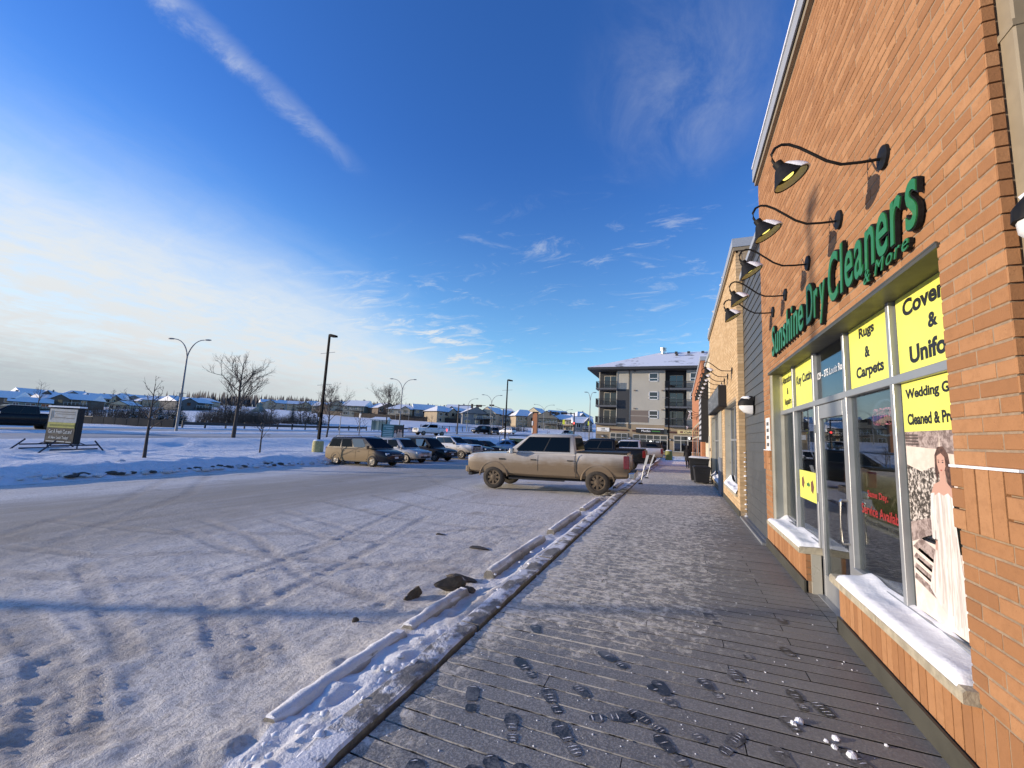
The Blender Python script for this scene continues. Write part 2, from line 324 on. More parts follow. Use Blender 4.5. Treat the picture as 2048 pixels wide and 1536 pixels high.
def mglass(name,tint,trans,refl=1.0):
    m=bpy.data.materials.new(name); m.use_nodes=True; t=NT(m.node_tree); MC[name]=m
    fr=t.n('ShaderNodeFresnel',{'IOR':1.62}).outputs[0]
    tr=t.n('ShaderNodeBsdfTransparent',{'Color':tint}); df=t.n('ShaderNodeBsdfDiffuse',{'Color':tuple(c*.05 for c in tint)})
    a=t.n('ShaderNodeMixShader',{0:trans,1:df,2:tr}); gl=t.n('ShaderNodeBsdfGlossy',{'Color':(.95,.97,1),'Roughness':.012})
    t.n('ShaderNodeOutputMaterial',{'Surface':t.n('ShaderNodeMixShader',{0:t.math('MULTIPLY',t.math('ADD',fr,.07),refl,clamp=True),1:a,2:gl})}); return m
GLASS=mglass('shop glass',(.70,.73,.72),.95,.80); CGLASS=mglass('tinted car glass',(.04,.045,.05),.2,.17); FGLASS=mglass('far window glass',(.16,.18,.20),.0,.8); HGLASS=mglass('curtained window',(.6,.62,.64),.0,.5)
YEL=M('yellow vinyl',(.72,.72,.13),.45,var=.05,vscale=3); INK=M('black print',(.012,.012,.012),.5); WHT=M('white print',(.80,.80,.78),.5); RED=M('red print',(.30,.018,.016),.5)
GRN=M('green acrylic',(.020,.155,.042),.4,coat=.1); GRN2=M('dark green print',(.04,.16,.06),.5)
WPL=M('white plastic',(.78,.78,.76),.4); SKIN=M('printed skin',(.50,.30,.23),.6); CREAM=M('cream board',(.62,.50,.24),.6)
def tintmesh(me,vals):
    a=me.attributes.new('tint','FLOAT','FACE'); a.data.foreach_set('value',np.asarray(vals,np.float32))
# ------------------------------------------------------------------ the setting
XW=1.40
def z_lot(x,y): return -.11-.031*(XW-x)+.014*np.maximum(0,y-30)*sst(3,9,-np.asarray(x,float))
def z_road(y): return .15+.0145*np.clip(np.asarray(y,float)-20,-60,400)*1.0+.00012*np.clip(np.asarray(y,float)-60,0,110)**2
def ground(x,y):
    x=np.asarray(x,float); y=np.asarray(y,float); k=-x
    lot=z_lot(np.maximum(x,-20.7),y); zr=z_road(y)
    bank=np.where(k<23.4,lot+(np.minimum(-.30+.004*np.maximum(0,y-15),zr)-lot)*sst(20.6,23.4,k),0)
    b2=np.minimum(-.30+.004*np.maximum(0,y-15),zr); bank=np.where(k>=23.4,b2+(zr+.06-b2)*sst(28.2,35.2,k),bank)
    z=np.where(k<20.6,lot-.13,bank)
    z=z+(zr-z)*sst(58,95,y)*(k<35)
    rd=(k>35.2)
    med=.16*sst(43.6,45,k)*(1-sst(48,49.4,k)); z=np.where(rd,zr-.06+med+.20*sst(57.4,58.6,k)*(1-sst(58.6,61,k)*.6),z)
    dd=.383*k+.924*y
    lat=(-.924*k+.383*y)/np.maximum(dd,20)
    far=5.4+.058*(np.clip(dd,100,265)-165)-2.0*sst(-.70,-1.15,lat)
    s_=sst(72,146,dd)*np.maximum(sst(59,74,k),sst(112,140,y))
    z=z*(1-s_)+far*s_
    return z
def gz(x,y): return float(ground(np.array([x]),np.array([y]))[0])
xs=np.unique(np.concatenate([np.arange(-2500,-420,160),np.arange(-420,-150,6),np.arange(-150,-62,2.2),np.arange(-62,-20,.42),np.arange(-20,30,2.5),np.arange(30,1500,90)]))
ys=np.unique(np.concatenate([np.arange(-900,-60,70),np.arange(-60,-5,3),np.arange(-5,45,.5),np.arange(45,130,1.6),np.arange(130,420,5),np.arange(420,3000,160)]))
XX,YY=np.meshgrid(xs,ys); Z=ground(XX,YY)
k=-XX; onbank=sst(20.7,22,k)*(1-sst(34.6,35.3,k))*(YY<75)
berm=np.exp(-((k-22.0-.5*vnoise(YY*.35,YY*0))/.75)**2)*(.20+.30*fbm(XX*1.1,YY*1.1,4))*(YY<70)
Z=Z+onbank*(.07*fbm(XX*.55,YY*.55,4)+.05*np.abs(vnoise(XX*2.3,YY*2.3)))+berm*sst(20.7,21.3,k)
for x0,y0,x1,y1 in((-23.5,1,-31,9),(-22.5,6,-30,13),(-25,13,-34,19),(-23,16,-26,24),(-27,7,-27.5,20)):
    L_=math.hypot(x1-x0,y1-y0); s_=np.clip(((XX-x0)*(x1-x0)+(YY-y0)*(y1-y0))/L_**2,0,1); q_=np.hypot(XX-x0-s_*(x1-x0)-.6*np.sin(s_*9),YY-y0-s_*(y1-y0)); Z=Z-onbank*.11*np.exp(-(q_/.5)**2)*(.7+.9*vnoise(XX*1.6,YY*1.6))+onbank*.06*np.exp(-((q_-.75)/.3)**2)
Z=Z+.10*fbm(XX*.25,YY*.25,4)*sst(57.5,63,k)+.05*fbm(XX*1.5,YY*1.5,3)*sst(43.8,45,k)*(1-sst(48.3,49.4,k))
tag(link('snow_ground',grid_mesh('snow_ground',xs,ys,Z,SNOWG)),kind='structure')
# carriageways
for nm,(xa,xb) in(('road',(-43.9,-35.3)),('road',(-57.5,-49.1))):
    xr=np.linspace(xa,xb,12); yr=np.concatenate([np.arange(-70,118,3)]); A,B=np.meshgrid(xr,yr)
    e=np.minimum(A-xa,xb-A); Zr=z_road(B)+.02+.05*np.clip(e/4,0,1)+.02*fbm(A*.8,B*.3,3); Zr[:,0]-=.12; Zr[:,-1]-=.12
    tag(link(nm,grid_mesh(nm,xr,yr,Zr,ROAD)),kind='structure')
xr=np.linspace(-49.1,-30,10); yr=np.linspace(93,104,8); A,B=np.meshgrid(xr,yr)
tag(link('road',grid_mesh('road',xr,yr,z_road(B)+.16+0*A,ROAD)),kind='structure')
# parking lot: packed, rutted snow
def prog(a,b,s0,g,smax):
    o=[a];s=s0
    while o[-1]<b: o.append(o[-1]+s); s=min(s*g,smax)
    return np.array(o)
lx=-prog(1.93,20.9,.032,1.010,.35)[::-1]; ly=np.concatenate([-prog(-.9,12,.12,1.05,.5)[::-1],prog(.95,92,.033,1.006,.9)])
X,Y=np.meshgrid(lx,ly); Z=z_lot(X,Y)
dist=np.hypot(X,Y); fine=sst(16,5,dist)
Z=Z+fine*(.018*fbm(X*1.2,Y*1.2,5,.55)+.014*vnoise(X*5,Y*7)+.013*vnoise(X*11,Y*13)+.009*vnoise(X*19+3,Y*19)+.020*sst(.05,.3,fbm(X*.7+4,Y*.7,3))*(.5-np.abs(2*vnoise(X*4.3,Y*4.9))))
Z=Z+.03*fbm(X*.35,Y*.12,4)*sst(3,7,-X)
tracks=[([(-9.5,5.9),(-7,5.3),(-4.6,4.2),(-3,4.0)],.1,'v'),([(-8.5,6.6),(-6,5.9),(-3.6,6.3)],.1,'v'),([(-7.8,3.3),(-5.5,2.6),(-4.2,2.2)],.1,'v'),([(-9.5,9.0),(-6,8.0),(-2.9,7.9)],.11,'v'),([(-5.6,8.6),(-4.6,5.2),(-4.2,3.2)],.1,'v'),([(-6.8,9.6),(-5.7,6.0),(-5.3,3.6)],.1,'v'),([(-12,4.5),(-8.6,4.9),(-5,6.8),(-3,8.6)],.11,'v'),([(-10,3.2),(-8,3.6),(-6,4.9)],.1,'v'),([(-4.75,1.72),(-4.1,1.66),(-3.6,1.45),(-3.3,1.2)],.17,'r'),([(-4.4,1.2),(-3.7,1.05),(-3.2,.98)],.2,'r'),([(-8.5,2.6),(-6.6,3.1),(-5.2,4.1),(-3.6,5.4),(-2.7,5.9)],.11,'v'),([(-20,12.5),(-14,8.2),(-9.5,3.6)],.16,'v'),([(-20,11.0),(-14,6.6),(-10.2,2.6)],.16,'v'),([(-13,19),(-9,14.5),(-6.4,12.8)],.15,'v'),([(-9,10.6),(-6,9.4),(-2.9,9.3)],.13,'v'),([(-9,12),(-6,10.9),(-2.9,11.0)],.13,'v'),([(-5.32,2.9),(-4.88,3.3),(-3.95,2.8),(-3.15,2.45)],.16,'v'),([(-5.06,3.9),(-4.4,3.4),(-3.85,3.05),(-3.2,2.7)],.13,'v'),([(-6.4,2.22),(-4.7,1.93),(-3.9,1.62),(-3.5,1.33)],.14,'r'),([(-4.3,1.95),(-3.6,1.68),(-3.1,1.45)],.10,'r'),([(-4.4,1.45),(-3.8,1.2),(-3.4,1.0)],.15,'r'),([(-9,5.2),(-6.5,4.6),(-4,5.0),(-2.7,5.4)],.12,'v'),([(-9,7.4),(-6,6.6),(-3.0,6.9)],.12,'v')]
wear=np.zeros_like(Z)
for pts,w,typ in tracks:
    pts=np.array(pts)
    for a,b in zip(pts[:-1],pts[1:]):
        dv=b-a; L=np.hypot(*dv); dv=dv/L; s=(X-a[0])*dv[0]+(Y-a[1])*dv[1]; q=-(X-a[0])*dv[1]+(Y-a[1])*dv[0]
        inside=(s>-.02)&(s<L+.02); prof=sst(w*1.25,w*.85,np.abs(q))*inside
        ph=(s+(.55*np.abs(q) if typ=='v' else .15*q))*2*np.pi/(.075 if typ=='r' else .085)
        wear=np.maximum(wear,prof*(.45 if typ=='r' else .40)*np.clip(.75+fbm(X*.9,Y*.9,3),0,1)); Z=Z+prof*(-.006+(.0055 if typ=='r' else .007)*np.sin(ph)*(.6+.8*vnoise(s*5+9,q*9)))+inside*.009*np.exp(-((np.abs(q)-w*1.3)/.035)**2)
gw=0
for cx,cy,rr,hh in((-3.45,1.72,.30,-.03),(-3.1,1.42,.22,.035),(-3.55,2.0,.20,-.028),(-2.9,1.9,.22,.03),(-2.75,1.5,.3,.04),(-3.9,2.1,.15,-.02),(-2.7,2.6,.2,.03),(-2.95,3.3,.25,.02),(-3.2,1.05,.4,.05),(-2.6,.9,.35,.07)):
    Z=Z+.55*hh*np.exp(-(((X-cx)**2+(Y-cy)**2)/rr**2))*(1+.8*vnoise(X*7,Y*7))
nr=sst(5.2,3.6,Y); Z=Z+nr*.045*sst(-3.0,-2.5,X)*(.7+.9*fbm(X*2.2,Y*1.6,4)); tr=sst(-2.75,-2.36,X); rdg=.5-np.abs(fbm(X*3.2,Y*2.2,5,.6)); Z=Z+tr*(.01+.075*np.clip(rdg,0,1)*(.55+.9*fbm(X*1.1,Y*.8,3))+.035*vnoise(X*9,Y*9)+.02*vnoise(X*17,Y*17))+sst(-2.12,-1.97,X)*(.045+.05*fbm(X*5,Y*2,4))
Z=Z+np.exp(-((X+2.0)/.18)**2)*(.03+.10*np.clip(fbm(X*0+3,Y*1.1,3),0,1))*(Y<7)
wk=sst(-2.14,-1.97,X); Z=Z*(1-wk)+wk*(-.031*(XW-X)+.012-.05*np.abs(fbm(X*3,Y*1.5,4))-.02*np.abs(vnoise(X*9,Y*9)))
lotm=grid_mesh('parking_lot',lx,ly,Z,LOT); wa=lotm.attributes.new('wear','FLOAT','POINT'); wa.data.foreach_set('value',wear.ravel().astype(np.float32)); lotm.materials.append(SNOWD)
mi=np.zeros((len(ly)-1,len(lx)-1),np.int32); mi[:]=(lx[:-1][None,:]+.10*vnoise(ly[:-1]*2.1,ly[:-1]*0)[:,None]*2)>-2.40; lotm.polygons.foreach_set('material_index',mi.ravel())
tag(link('parking_lot',lotm),kind='structure')
def lz(x,y): return float(z_lot(np.array([x]),np.array([y]))[0])
# ploughed clods along the far edge of the lot
mb=MB(); rc=random.Random(3)
def clod(mb,x,y,z,r,rc,sq=.6,n=7):
    vs=[];fs=[];rings=[(-.5,.8),(.1,1.0),(.6,.62),(.85,.2)]
    for h,w in rings:
        for i in range(n):
            a=2*math.pi*i/n; q=r*w*rc.uniform(.72,1.28); vs.append((x+q*math.cos(a),y+q*math.sin(a)*1.15,z+h*r*sq*rc.uniform(.8,1.2)))
    for i in range(len(rings)-1):
        for j in range(n): fs.append((i*n+j,i*n+(j+1)%n,(i+1)*n+(j+1)%n,(i+1)*n+j))
    fs.append(tuple(range((len(rings)-1)*n,len(rings)*n))); mb.add(vs,fs)
for i in range(420):
    y=rc.uniform(-2,34); x=-20.9-abs(rc.gauss(0,.55)); clod(mb,x,y,gz(x,y)+.10,rc.uniform(.04,.16)*(1.4 if rc.random()<.1 else 1),rc)
tag(mb.build('snow_clods',SNOWD),'rough lumps of ploughed dirty snow along the far edge of the lot','snow lumps',kind='stuff')
mb=MB()
for i in range(46):
    y=rc.choice([rc.uniform(4,9),rc.uniform(9,20),rc.uniform(12,17)]); x=-21.0-abs(rc.gauss(0,.3)); clod(mb,x,y,gz(x,y)+.10,rc.uniform(.06,.20),rc,.45)
tag(mb.build('dirt_clods',MUD),'dark frozen dirt lumps in the snow bank at the lot edge','dirt lumps',kind='stuff')
# timber-look deck in front of the shops, sloping down to the lot
def z_deck(x,y): return -.031*(XW-x)-(.012*max(0,y-22) if y>22 else 0)
deck=tag(bpy.data.objects.new('deck',None),kind='structure'); COL.objects.link(deck)
PITCH=.147; XA,XB=-1.70,1.384
def plank_mesh(x0,x1):
    mb=MB(); h=.5*(PITCH-.014); zt=lambda x:z_deck(x,0)
    vs=[]; 
    for x in(x0,x1):
        for y,dz in((-h,-.03),(-h,-.002),(-h+.002,0),(h-.002,0),(h,-.002),(h,-.03)): vs.append((x,y,zt(x)+dz))
    fs=[(i,i+1,i+7,i+6) for i in range(5)]+[(0,5,4,3,2,1),(6,7,8,9,10,11)]
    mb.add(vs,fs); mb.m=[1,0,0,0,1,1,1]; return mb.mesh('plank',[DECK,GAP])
pm={}
rows=range(-6,86); rp=random.Random(11)
for r in rows:
    y=.02+r*PITCH; cut=rp.choice([None,-.9,-.3,.35,.9]) if y>.3 else None
    segs=[(XA,XB)] if cut is None else [(XA,cut-.003),(cut+.003,XB)]
    for sg in segs:
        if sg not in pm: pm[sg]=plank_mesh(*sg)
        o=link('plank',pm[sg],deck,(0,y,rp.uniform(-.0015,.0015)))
for r in range(35,42):
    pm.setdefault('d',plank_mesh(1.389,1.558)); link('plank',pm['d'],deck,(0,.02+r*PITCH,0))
mb=MB()
for r in range(86,250):
    y=.02+r*PITCH; h=.5*(PITCH-.009); a,b=z_deck(XA,y),z_deck(XB,y)
    mb.add([(XA,y-h,a),(XB,y-h,b),(XB,y+h,b),(XA,y+h,a),(XA,y-h,a-.03),(XB,y-h,b-.03),(XB,y+h,b-.03),(XA,y+h,a-.03)],[(0,1,2,3),(0,4,5,1),(2,6,7,3)])
tag(mb.build('plank',DECK,deck),kind='stuff')
mb=MB(); mb.add([(XA,-1,-.16),(XB,-1,-.06),(XB,22,-.06),(XA,22,-.16),(XA,40,-.40),(XB,40,-.30)],[(0,1,2,3),(3,2,5,4)]); mb.build('deck_bed',BLK,deck)
# footprints pressed through the frost, and crumbs of snow
def foot(mb,x,y,a,s,rc):
    def P(u,v): return (x+(u*math.cos(a)-v*math.sin(a))*s,y+(u*math.sin(a)+v*math.cos(a))*s)
    def patch(pts):
        vs=[(px,py,z_deck(px,py)+.0035) for px,py in(P(*q) for q in pts)]; mb.poly(vs)
    sole=[(-.025,.034),(.0,.040),(.035,.047),(.07,.052),(.10,.050),(.125,.042),(.145,.026),(.152,.008)]
    heel=[(-.142,.012),(-.134,.028),(-.115,.036),(-.09,.038),(-.068,.034),(-.058,.026)]
    for part,keep in((sole,.80),(heel,.62)):
        if rc.random()>keep: continue
        j=lambda:rc.uniform(.82,1.12)
        patch([(u,-w*j()) for u,w in part]+[(u,w*j()) for u,w in part[::-1]])
        u0,u1=part[0][0],part[-1][0]; n=5 if part is sole else 3
        for i in range(n):
            if rc.random()<.5: continue
            u=u0+(u1-u0)*(i+.6)/(n+.2); w=.036*rc.uniform(.6,1); q=.0035
            pts=[(u-q,-w),(u+q+.004,-w*.3),(u+q,w),(u-q+.002,w*.2)]
            fr.poly([(px,py,z_deck(px,py)+.0055) for px,py in(P(*p) for p in pts)])
fr=MB()
mbf=MB(); rc=random.Random(21)
for x,y,a in((-.95,2.55,2.0),(-.62,2.6,2.3),(-.32,2.50,2.2),(-.15,2.55,2.4),(.25,2.72,1.9),(.40,2.55,1.7),(-.9,2.2,2.3),(-.98,2.05,1.9),(-.72,2.18,2.2),(-.55,1.95,2.3),(-.98,1.72,2.35),(-.83,1.80,2.3),(.05,1.92,1.6),(.03,1.74,1.5),(.04,1.56,1.5),(.32,2.22,-1.0),(.36,2.10,-.9),(.42,1.70,1.2),(.44,1.42,1.4),(.62,1.75,1.5),(.86,2.35,2.3),(.80,1.62,1.8),(-.38,1.66,1.8),(-.50,1.75,1.6),(-1.12,1.45,2.4),(-.2,2.95,2.6),(-.4,2.9,.5),(.05,3.0,2.2),(-.6,3.05,2.4),(.66,3.25,2.0),(.95,3.05,2.2),(.28,2.95,1.1),(.08,1.30,1.5),(.36,1.28,1.5),(-.68,1.35,2.3),(-.25,3.4,2.4),(.4,3.7,1.8),(.86,4.3,1.9),(-1.25,2.0,2.3),(-1.3,2.7,2.0),(-.2,2.2,2.1),(.15,2.35,1.8),(-.05,2.75,2.3),(.55,2.9,1.9),(-.8,2.9,2.2),(-1.1,3.2,2.4),(-.1,3.3,2.0),(.75,3.6,1.7),(.2,3.5,2.1),(-.5,3.6,2.5),(.5,4.2,1.8),(.9,3.5,2.0),(-1.2,3.8,2.2),(.3,4.8,1.9),(.95,5.0,1.8),(-.6,1.55,2.2),(-.3,1.4,2.0),(.22,1.55,1.6),(.6,1.45,1.3),(.75,2.05,1.9)):
    foot(mbf,x,y,a,rc.uniform(.84,1.06),rc)
tag(fr.build('frost_ridges',SNOWD,fix=False),'pale frost ridges left between the treads inside the boot prints','frost ridges',kind='stuff')
tag(mbf.build('footprints',WET,fix=False),'dark wet boot prints scattered over the frosted boards in front of the shop','footprints',kind='stuff')
mb=MB()
for i in range(420):
    x=rc.uniform(-1.68,1.3); y=1.0+abs(rc.gauss(0,2.2)); clod(mb,x,y,z_deck(x,y),rc.uniform(.002,.007),rc,.7,5)
for x,y,r in((.86,3.25,.022),(.90,3.12,.030),(.83,3.16,.016),(1.03,2.96,.022),(.80,3.2,.014),(1.12,3.3,.012),(.70,3.34,.03),(.66,3.30,.02)): clod(mb,x,y,z_deck(x,y)+.006,r,rc,.75,6)
tag(mb.build('snow_crumbs',SNOW),'small white crumbs of snow scattered on the grey boards','snow crumbs',kind='stuff')
# kerb: long concrete blocks with snow on top
kb=thing('kerb','long snow capped concrete kerb between the deck and the parking lot','kerb',(0,0,0))
y=-1.2; i=0
while y<36:
    L=rc.uniform(2.1,2.7); rings=[]; n=max(6,int(L/.12)) if y<9 else 4
    for j in range(n+1):
        yy=y+.012+(L-.024)*j/n; w=rc.uniform(-.008,.008) if y<9 else 0; zt=z_deck(-1.8,yy)+.026+(rc.uniform(-.012,.014) if y<9 else 0); zb=z_deck(-1.8,yy)-.16
        rings.append([(-1.94,yy,zb),(-1.94+w,yy,zt-.014),(-1.922+w,yy,zt+rc.uniform(-.004,.006)),(-1.85,yy,zt+rc.uniform(-.002,.010)),(-1.762+w,yy,zt+rc.uniform(-.004,.004)),(-1.744+w,yy,zt-.012),(-1.737,yy,zb)])
    m_=MB(); m_.loft(rings); m_.build('kerb_block',KERB,kb,28); y+=L; i+=1
# snow heaped over the kerb
mb=MB()
for j in range(70):
    yy=.9+abs(rc.gauss(0,3.2)); x=rc.choice([rc.gauss(-1.93,.05),rc.gauss(-2.05,.08),rc.gauss(-1.66,.05)]) ; clod(mb,x,yy,z_deck(-1.8,yy)+(.02 if x<-1.72 else -.005),rc.uniform(.010,.034)*(1 if x<-1.72 else .5),rc,.5,9)
for x,yy,r in((-1.90,3.05,.09),(-1.96,2.85,.08),(-1.86,2.72,.07),(-2.0,2.62,.07),(-1.94,2.3,.06),(-1.88,3.3,.07),(-2.02,3.45,.06),(-2.1,2.05,.05),(-2.04,1.75,.07),(-2.12,1.55,.06),(-2.0,1.35,.09)): clod(mb,x,yy,z_deck(-1.8,yy)-.02,r*.8,rc,.42,11)
tag(mb.build('snow_heap',SNOW,smooth=60),'loose broken snow lying over the kerb and in the gutter','snow heap',kind='stuff')
# wheel stops
SP=[(2.02,3.32,'snow buried wheel stop nearest the camera, left of the kerb'),(3.42,4.50,'wheel stop beside the frozen mud lumps, half clear of snow'),(5.18,7.48,'wheel stop just beyond the frozen mud lumps with a cut end showing'),(8.0,10.43,'wheel stop midway to the white pickup, its dark end facing the camera'),(10.88,13.12,'wheel stop by the rear wheel of the muddy white pickup'),(16.6,18.9,'far wheel stop behind the muddy white pickup')]
for a,b,lab in SP:
    o=thing('wheel_stop',lab,'wheel stop',(-2.35,(a+b)/2,lz(-2.35,(a+b)/2)),group='concrete wheel stops along the kerb'); h=(b-a)/2; rings=[]
    for j in range(13):
        yy=-h+2*h*j/12; w=lambda:rc.uniform(-.006,.006)
        rings.append([(-.085+w(),yy,-.05),(-.075+w(),yy,.07+w()),(-.045+w(),yy,.108+w()),(.035+w(),yy,.110+w()),(.065+w(),yy,.07+w()),(.085+w(),yy,-.05)])
    m_=MB(); m_.loft(rings); m_.build('block',STOP,o,50)
    m_=MB(); rings=[]
    for j in range(15):
        yy=-h*.98+2*h*.93*j/14; k=.5+.5*math.sin(math.pi*j/14); q=rc.uniform(.8,1.15)
        rings.append([(-.078*q,yy,.07),(-.055*q,yy,.106+.012*k*q),(-.005,yy,.112+.022*k*q),(.035*q,yy,.108+.010*k),(.052,yy,.09)])
    m_.loft(rings); m_.build('snow_cap',SNOWD,o,60)
def boulder(name,lab,loc,sz,seed,rot):
    o=thing(name,lab,'frozen lump',loc,rot); bm=bmesh.new(); bmesh.ops.create_icosphere(bm,subdivisions=3,radius=1); rr=random.Random(seed)
    pl=[(Vector((rr.gauss(0,1),rr.gauss(0,1),rr.gauss(0,.8))).normalized(),rr.uniform(.34,.72)) for _ in range(11)]
    for v in bm.verts:
        for nrm,dd in pl:
            e=v.co.dot(nrm)-dd
            if e>0: v.co-=nrm*e
        v.co*=1+rr.uniform(-.07,.07); v.co.x*=sz[0]; v.co.y*=sz[1]; v.co.z*=sz[2]
    me=bpy.data.meshes.new('lump'); bm.to_mesh(me); bm.free(); me.materials.append(MUD); link('lump',me,o); return o
zz0=lz(-2.6,4.4)
boulder('frozen_mud_lump','big dark lump of frozen mud beside the wheel stop',(-2.60,4.55,zz0+.09),(.24,.19,.13),4,.3)
boulder('frozen_mud_lump','long dark frozen mud piece leaning left of the big lump',(-2.86,4.22,zz0+.05),(.17,.09,.09),9,.9)
boulder('frozen_mud_lump','low dark frozen crust behind the big mud lump',(-2.62,4.95,zz0+.03),(.25,.10,.06),15,.1)
boulder('frozen_mud_lump','small dark frozen piece at the wheel stop end right of the big lump',(-2.36,4.62,zz0+.06),(.10,.09,.08),22,.5)
boulder('frozen_mud_lump','flat patch of dark frozen dirt on the lot, between mud lumps and pickup',(-3.14,6.5,lz(-3.1,6.5)+.005),(.20,.12,.035),31,.2)
boulder('frozen_mud_lump','small dark crumb of dirt on the snow left of the wheel stop',(-3.0,3.45,lz(-3,3.4)+.02),(.05,.04,.035),33,.2)
boulder('frozen_mud_lump','far thin smear of dark dirt on the packed snow of the lot',(-4.3,7.1,lz(-4.3,7.1)),(.22,.10,.02),35,.0)
# ------------------------------------------------------------------ the dry cleaner's shop
U_,V_=(0,-1,0),(0,0,1)          # reading direction and up on walls that face the lot
def brick_wall(parent,cells,mat,n_single=300):
    """cells: (x_front,y0,y1,z0,z1); the largest as seen from the pavement become single bricks, the rest one part"""
    def score(c):
        y,z=(c[1]+c[2])/2,(c[3]+c[4])/2; d=Vector((c[0],y,z-1.7)).length
        lat=.924*c[0]+.383*y; dep=-.383*c[0]+.924*y
        ok=dep>.3 and lat/dep<1.32 and (z-1.7)/dep<1.25
        return (c[4]-c[3])*(c[2]-c[1])*c[0]/d**3*(1 if ok else .001)
    cs=sorted(cells,key=score,reverse=True); rb=random.Random(5)
    def geo(mb,c,o=(0,0,0)):
        x,y0,y1,z0,z1=c; x0=x-o[0]; x1=x0+.06; y0-=o[1];y1-=o[1];z0-=o[2];z1-=o[2]; b=.004
        mb.add([(x0,y0+b,z0+b),(x0,y1-b,z0+b),(x0,y1-b,z1-b),(x0,y0+b,z1-b),(x0+b,y0,z0),(x0+b,y1,z0),(x0+b,y1,z1),(x0+b,y0,z1),(x1,y0,z0),(x1,y1,z0),(x1,y1,z1),(x1,y0,z1)],
          [(3,2,1,0)]+[(i,(i+1)%4,4+(i+1)%4,4+i) for i in range(4)]+[(4+i,4+(i+1)%4,8+(i+1)%4,8+i) for i in range(4)])
    cache={}
    for c in cs[:n_single]:
        k=(round(c[2]-c[1],3),round(c[4]-c[3],3),rb.randrange(6))
        ctr=(c[0],(c[1]+c[2])/2,(c[3]+c[4])/2)
        if k not in cache:
            m_=MB(); geo(m_,c,ctr); me=m_.mesh('brick',mat); tintmesh(me,[min(1,max(0,(k[2]+.5)/6+rb.uniform(-.06,.06)))]*len(me.polygons)); cache[k]=me
        o=link('brick',cache[k],parent,(ctr[0]+rb.uniform(-.0015,.0015),ctr[1],ctr[2]))
    if cs[n_single:]:
        m_=MB(); tv=[]
        for c in cs[n_single:]:
            c=(c[0]+rb.uniform(-.002,.002),)+c[1:]; n0=len(m_.f); geo(m_,c); tv+=[rb.random()]*(len(m_.f)-n0)
        me=m_.mesh('brick',mat); tintmesh(me,tv); tag(link('brick',me,parent),kind='stuff')
def courses(x,ya,yb,za,zb,holes,ph=.085,pl=.262,j=.012):
    out=[]; n=int(round((zb-za)/ph))
    for r in range(n):
        z0=za+r*ph; z1=z0+ph-j; y=ya-(pl/2 if r%2 else 0)
        while y<yb:
            a,b=max(y,ya),min(y+pl-j,yb); y+=pl
            segs=[(a,b)]
            for h0,h1,k0,k1 in holes:
                if z1>k0 and z0<k1:
                    ns=[]
                    for p,q in segs:
                        if q<=h0 or p>=h1: ns.append((p,q)); continue
                        if p<h0-.02: ns.append((p,h0-.001))
                        if q>h1+.02: ns.append((h1+.001,q))
                    segs=ns
            out+=[(x,p,q,z0,z1) for p,q in segs if q-p>.025]
    return out
def soldiers(x,ya,yb,z0,z1,w=.087,j=.013):
    n=max(1,round((yb-ya)/w)); w=(yb-ya)/n
    return [(x,ya+i*w+j/2,ya+(i+1)*w-j/2,z0,z1) for i in range(n)]
shop=thing('brick_shop','orange brick dry cleaner shop with green sign letters and yellow window posters','shop building',(0,0,0))
YN,YF=2.53,8.47; O0,O1=3.04,7.97
cells=courses(XW,YN,YF,.465,6.7,[(O0,O1,.3,2.93),(YN,O0,1.312,1.652),(O1,YF,1.312,1.652)])
for a,b in((YN,O0),(O1,YF)):
    bx=XW-.022
    cells+=[(bx,a,a+.10,1.318+i*.110,1.418+i*.110) for i in range(3)]+soldiers(bx,a+.105,b-.105,1.318,1.640,.10)+[(bx,b-.10,b,1.318+i*.110,1.418+i*.110) for i in range(3)]
cells+=soldiers(XW,YN,O0-.06,.145,.455)+soldiers(XW,O0-.06,5.0,.145,.445)+soldiers(XW,6.12,YF,.145,.445)
brick_wall(shop,cells,BRK,300)
mb=MB()
mb.box(XW+.005,YN+.004,.0,1.62,O0-.004,6.7); mb.box(XW+.005,O1+.004,.0,1.62,YF-.004,6.7); mb.box(XW+.005,O0-.004,2.935,1.62,O1+.004,6.7)
mb.box(XW+.022,O0-.004,.0,1.57,4.995,.45); mb.box(XW+.022,6.125,0,1.57,O1+.004,.45)
mb.build('mortar_wall',MORT,shop)
mb=MB()     # bricks of the end return, seen edge on beside the downpipe
tv=[]
for i in range(74):
    z=.465+i*.085; mb.box(XW+.004,YN-.010,z,XW+.05,YN+.003,z+.075); tv+=[rng.random()]*6
me=mb.mesh('return_brick',BRK); tintmesh(me,tv); tag(link('return_brick',me,shop),kind='stuff')
mb=MB(); tv=[]
for i in range(4): mb.box(XW+.002,6.108,.14+i*.078,XW+.05,6.124,.206+i*.078); tv+=[rng.random()*.4]*6
me=mb.mesh('return_brick',BRK); tintmesh(me,tv); tag(link('return_brick',me,shop),kind='stuff')
mb=MB()
for a,b in((YN,5.0),(6.12,YF)): mb.box(1.378,a-.004,-.012,1.398,b+.004,.138)
mb.box(1.378,4.98,-.012,1.50,5.012,.10); mb.build('base_flashing',OLIVE,shop)
mb=MB(); mb.box(1.388,O0-.03,2.905,1.62,O1+.03,2.932); mb.box(1.386,O0-.02,2.932,1.398,O1+.02,2.944); mb.build('lintel',OLIVE,shop)
mb=MB(); mb.box(1.35,YN-.05,6.70,1.75,YF+.05,6.78); mb.build('parapet_trim',TRIM,shop)
mb=MB(); mb.box(1.335,YN-.05,6.78,1.75,YF+.06,6.80); mb.build('parapet_gap',BLK,shop)
mb=MB(); mb.box(1.32,YN-.05,6.80,1.8,YF+.08,7.02); mb.build('parapet_cap',CAPM,shop)
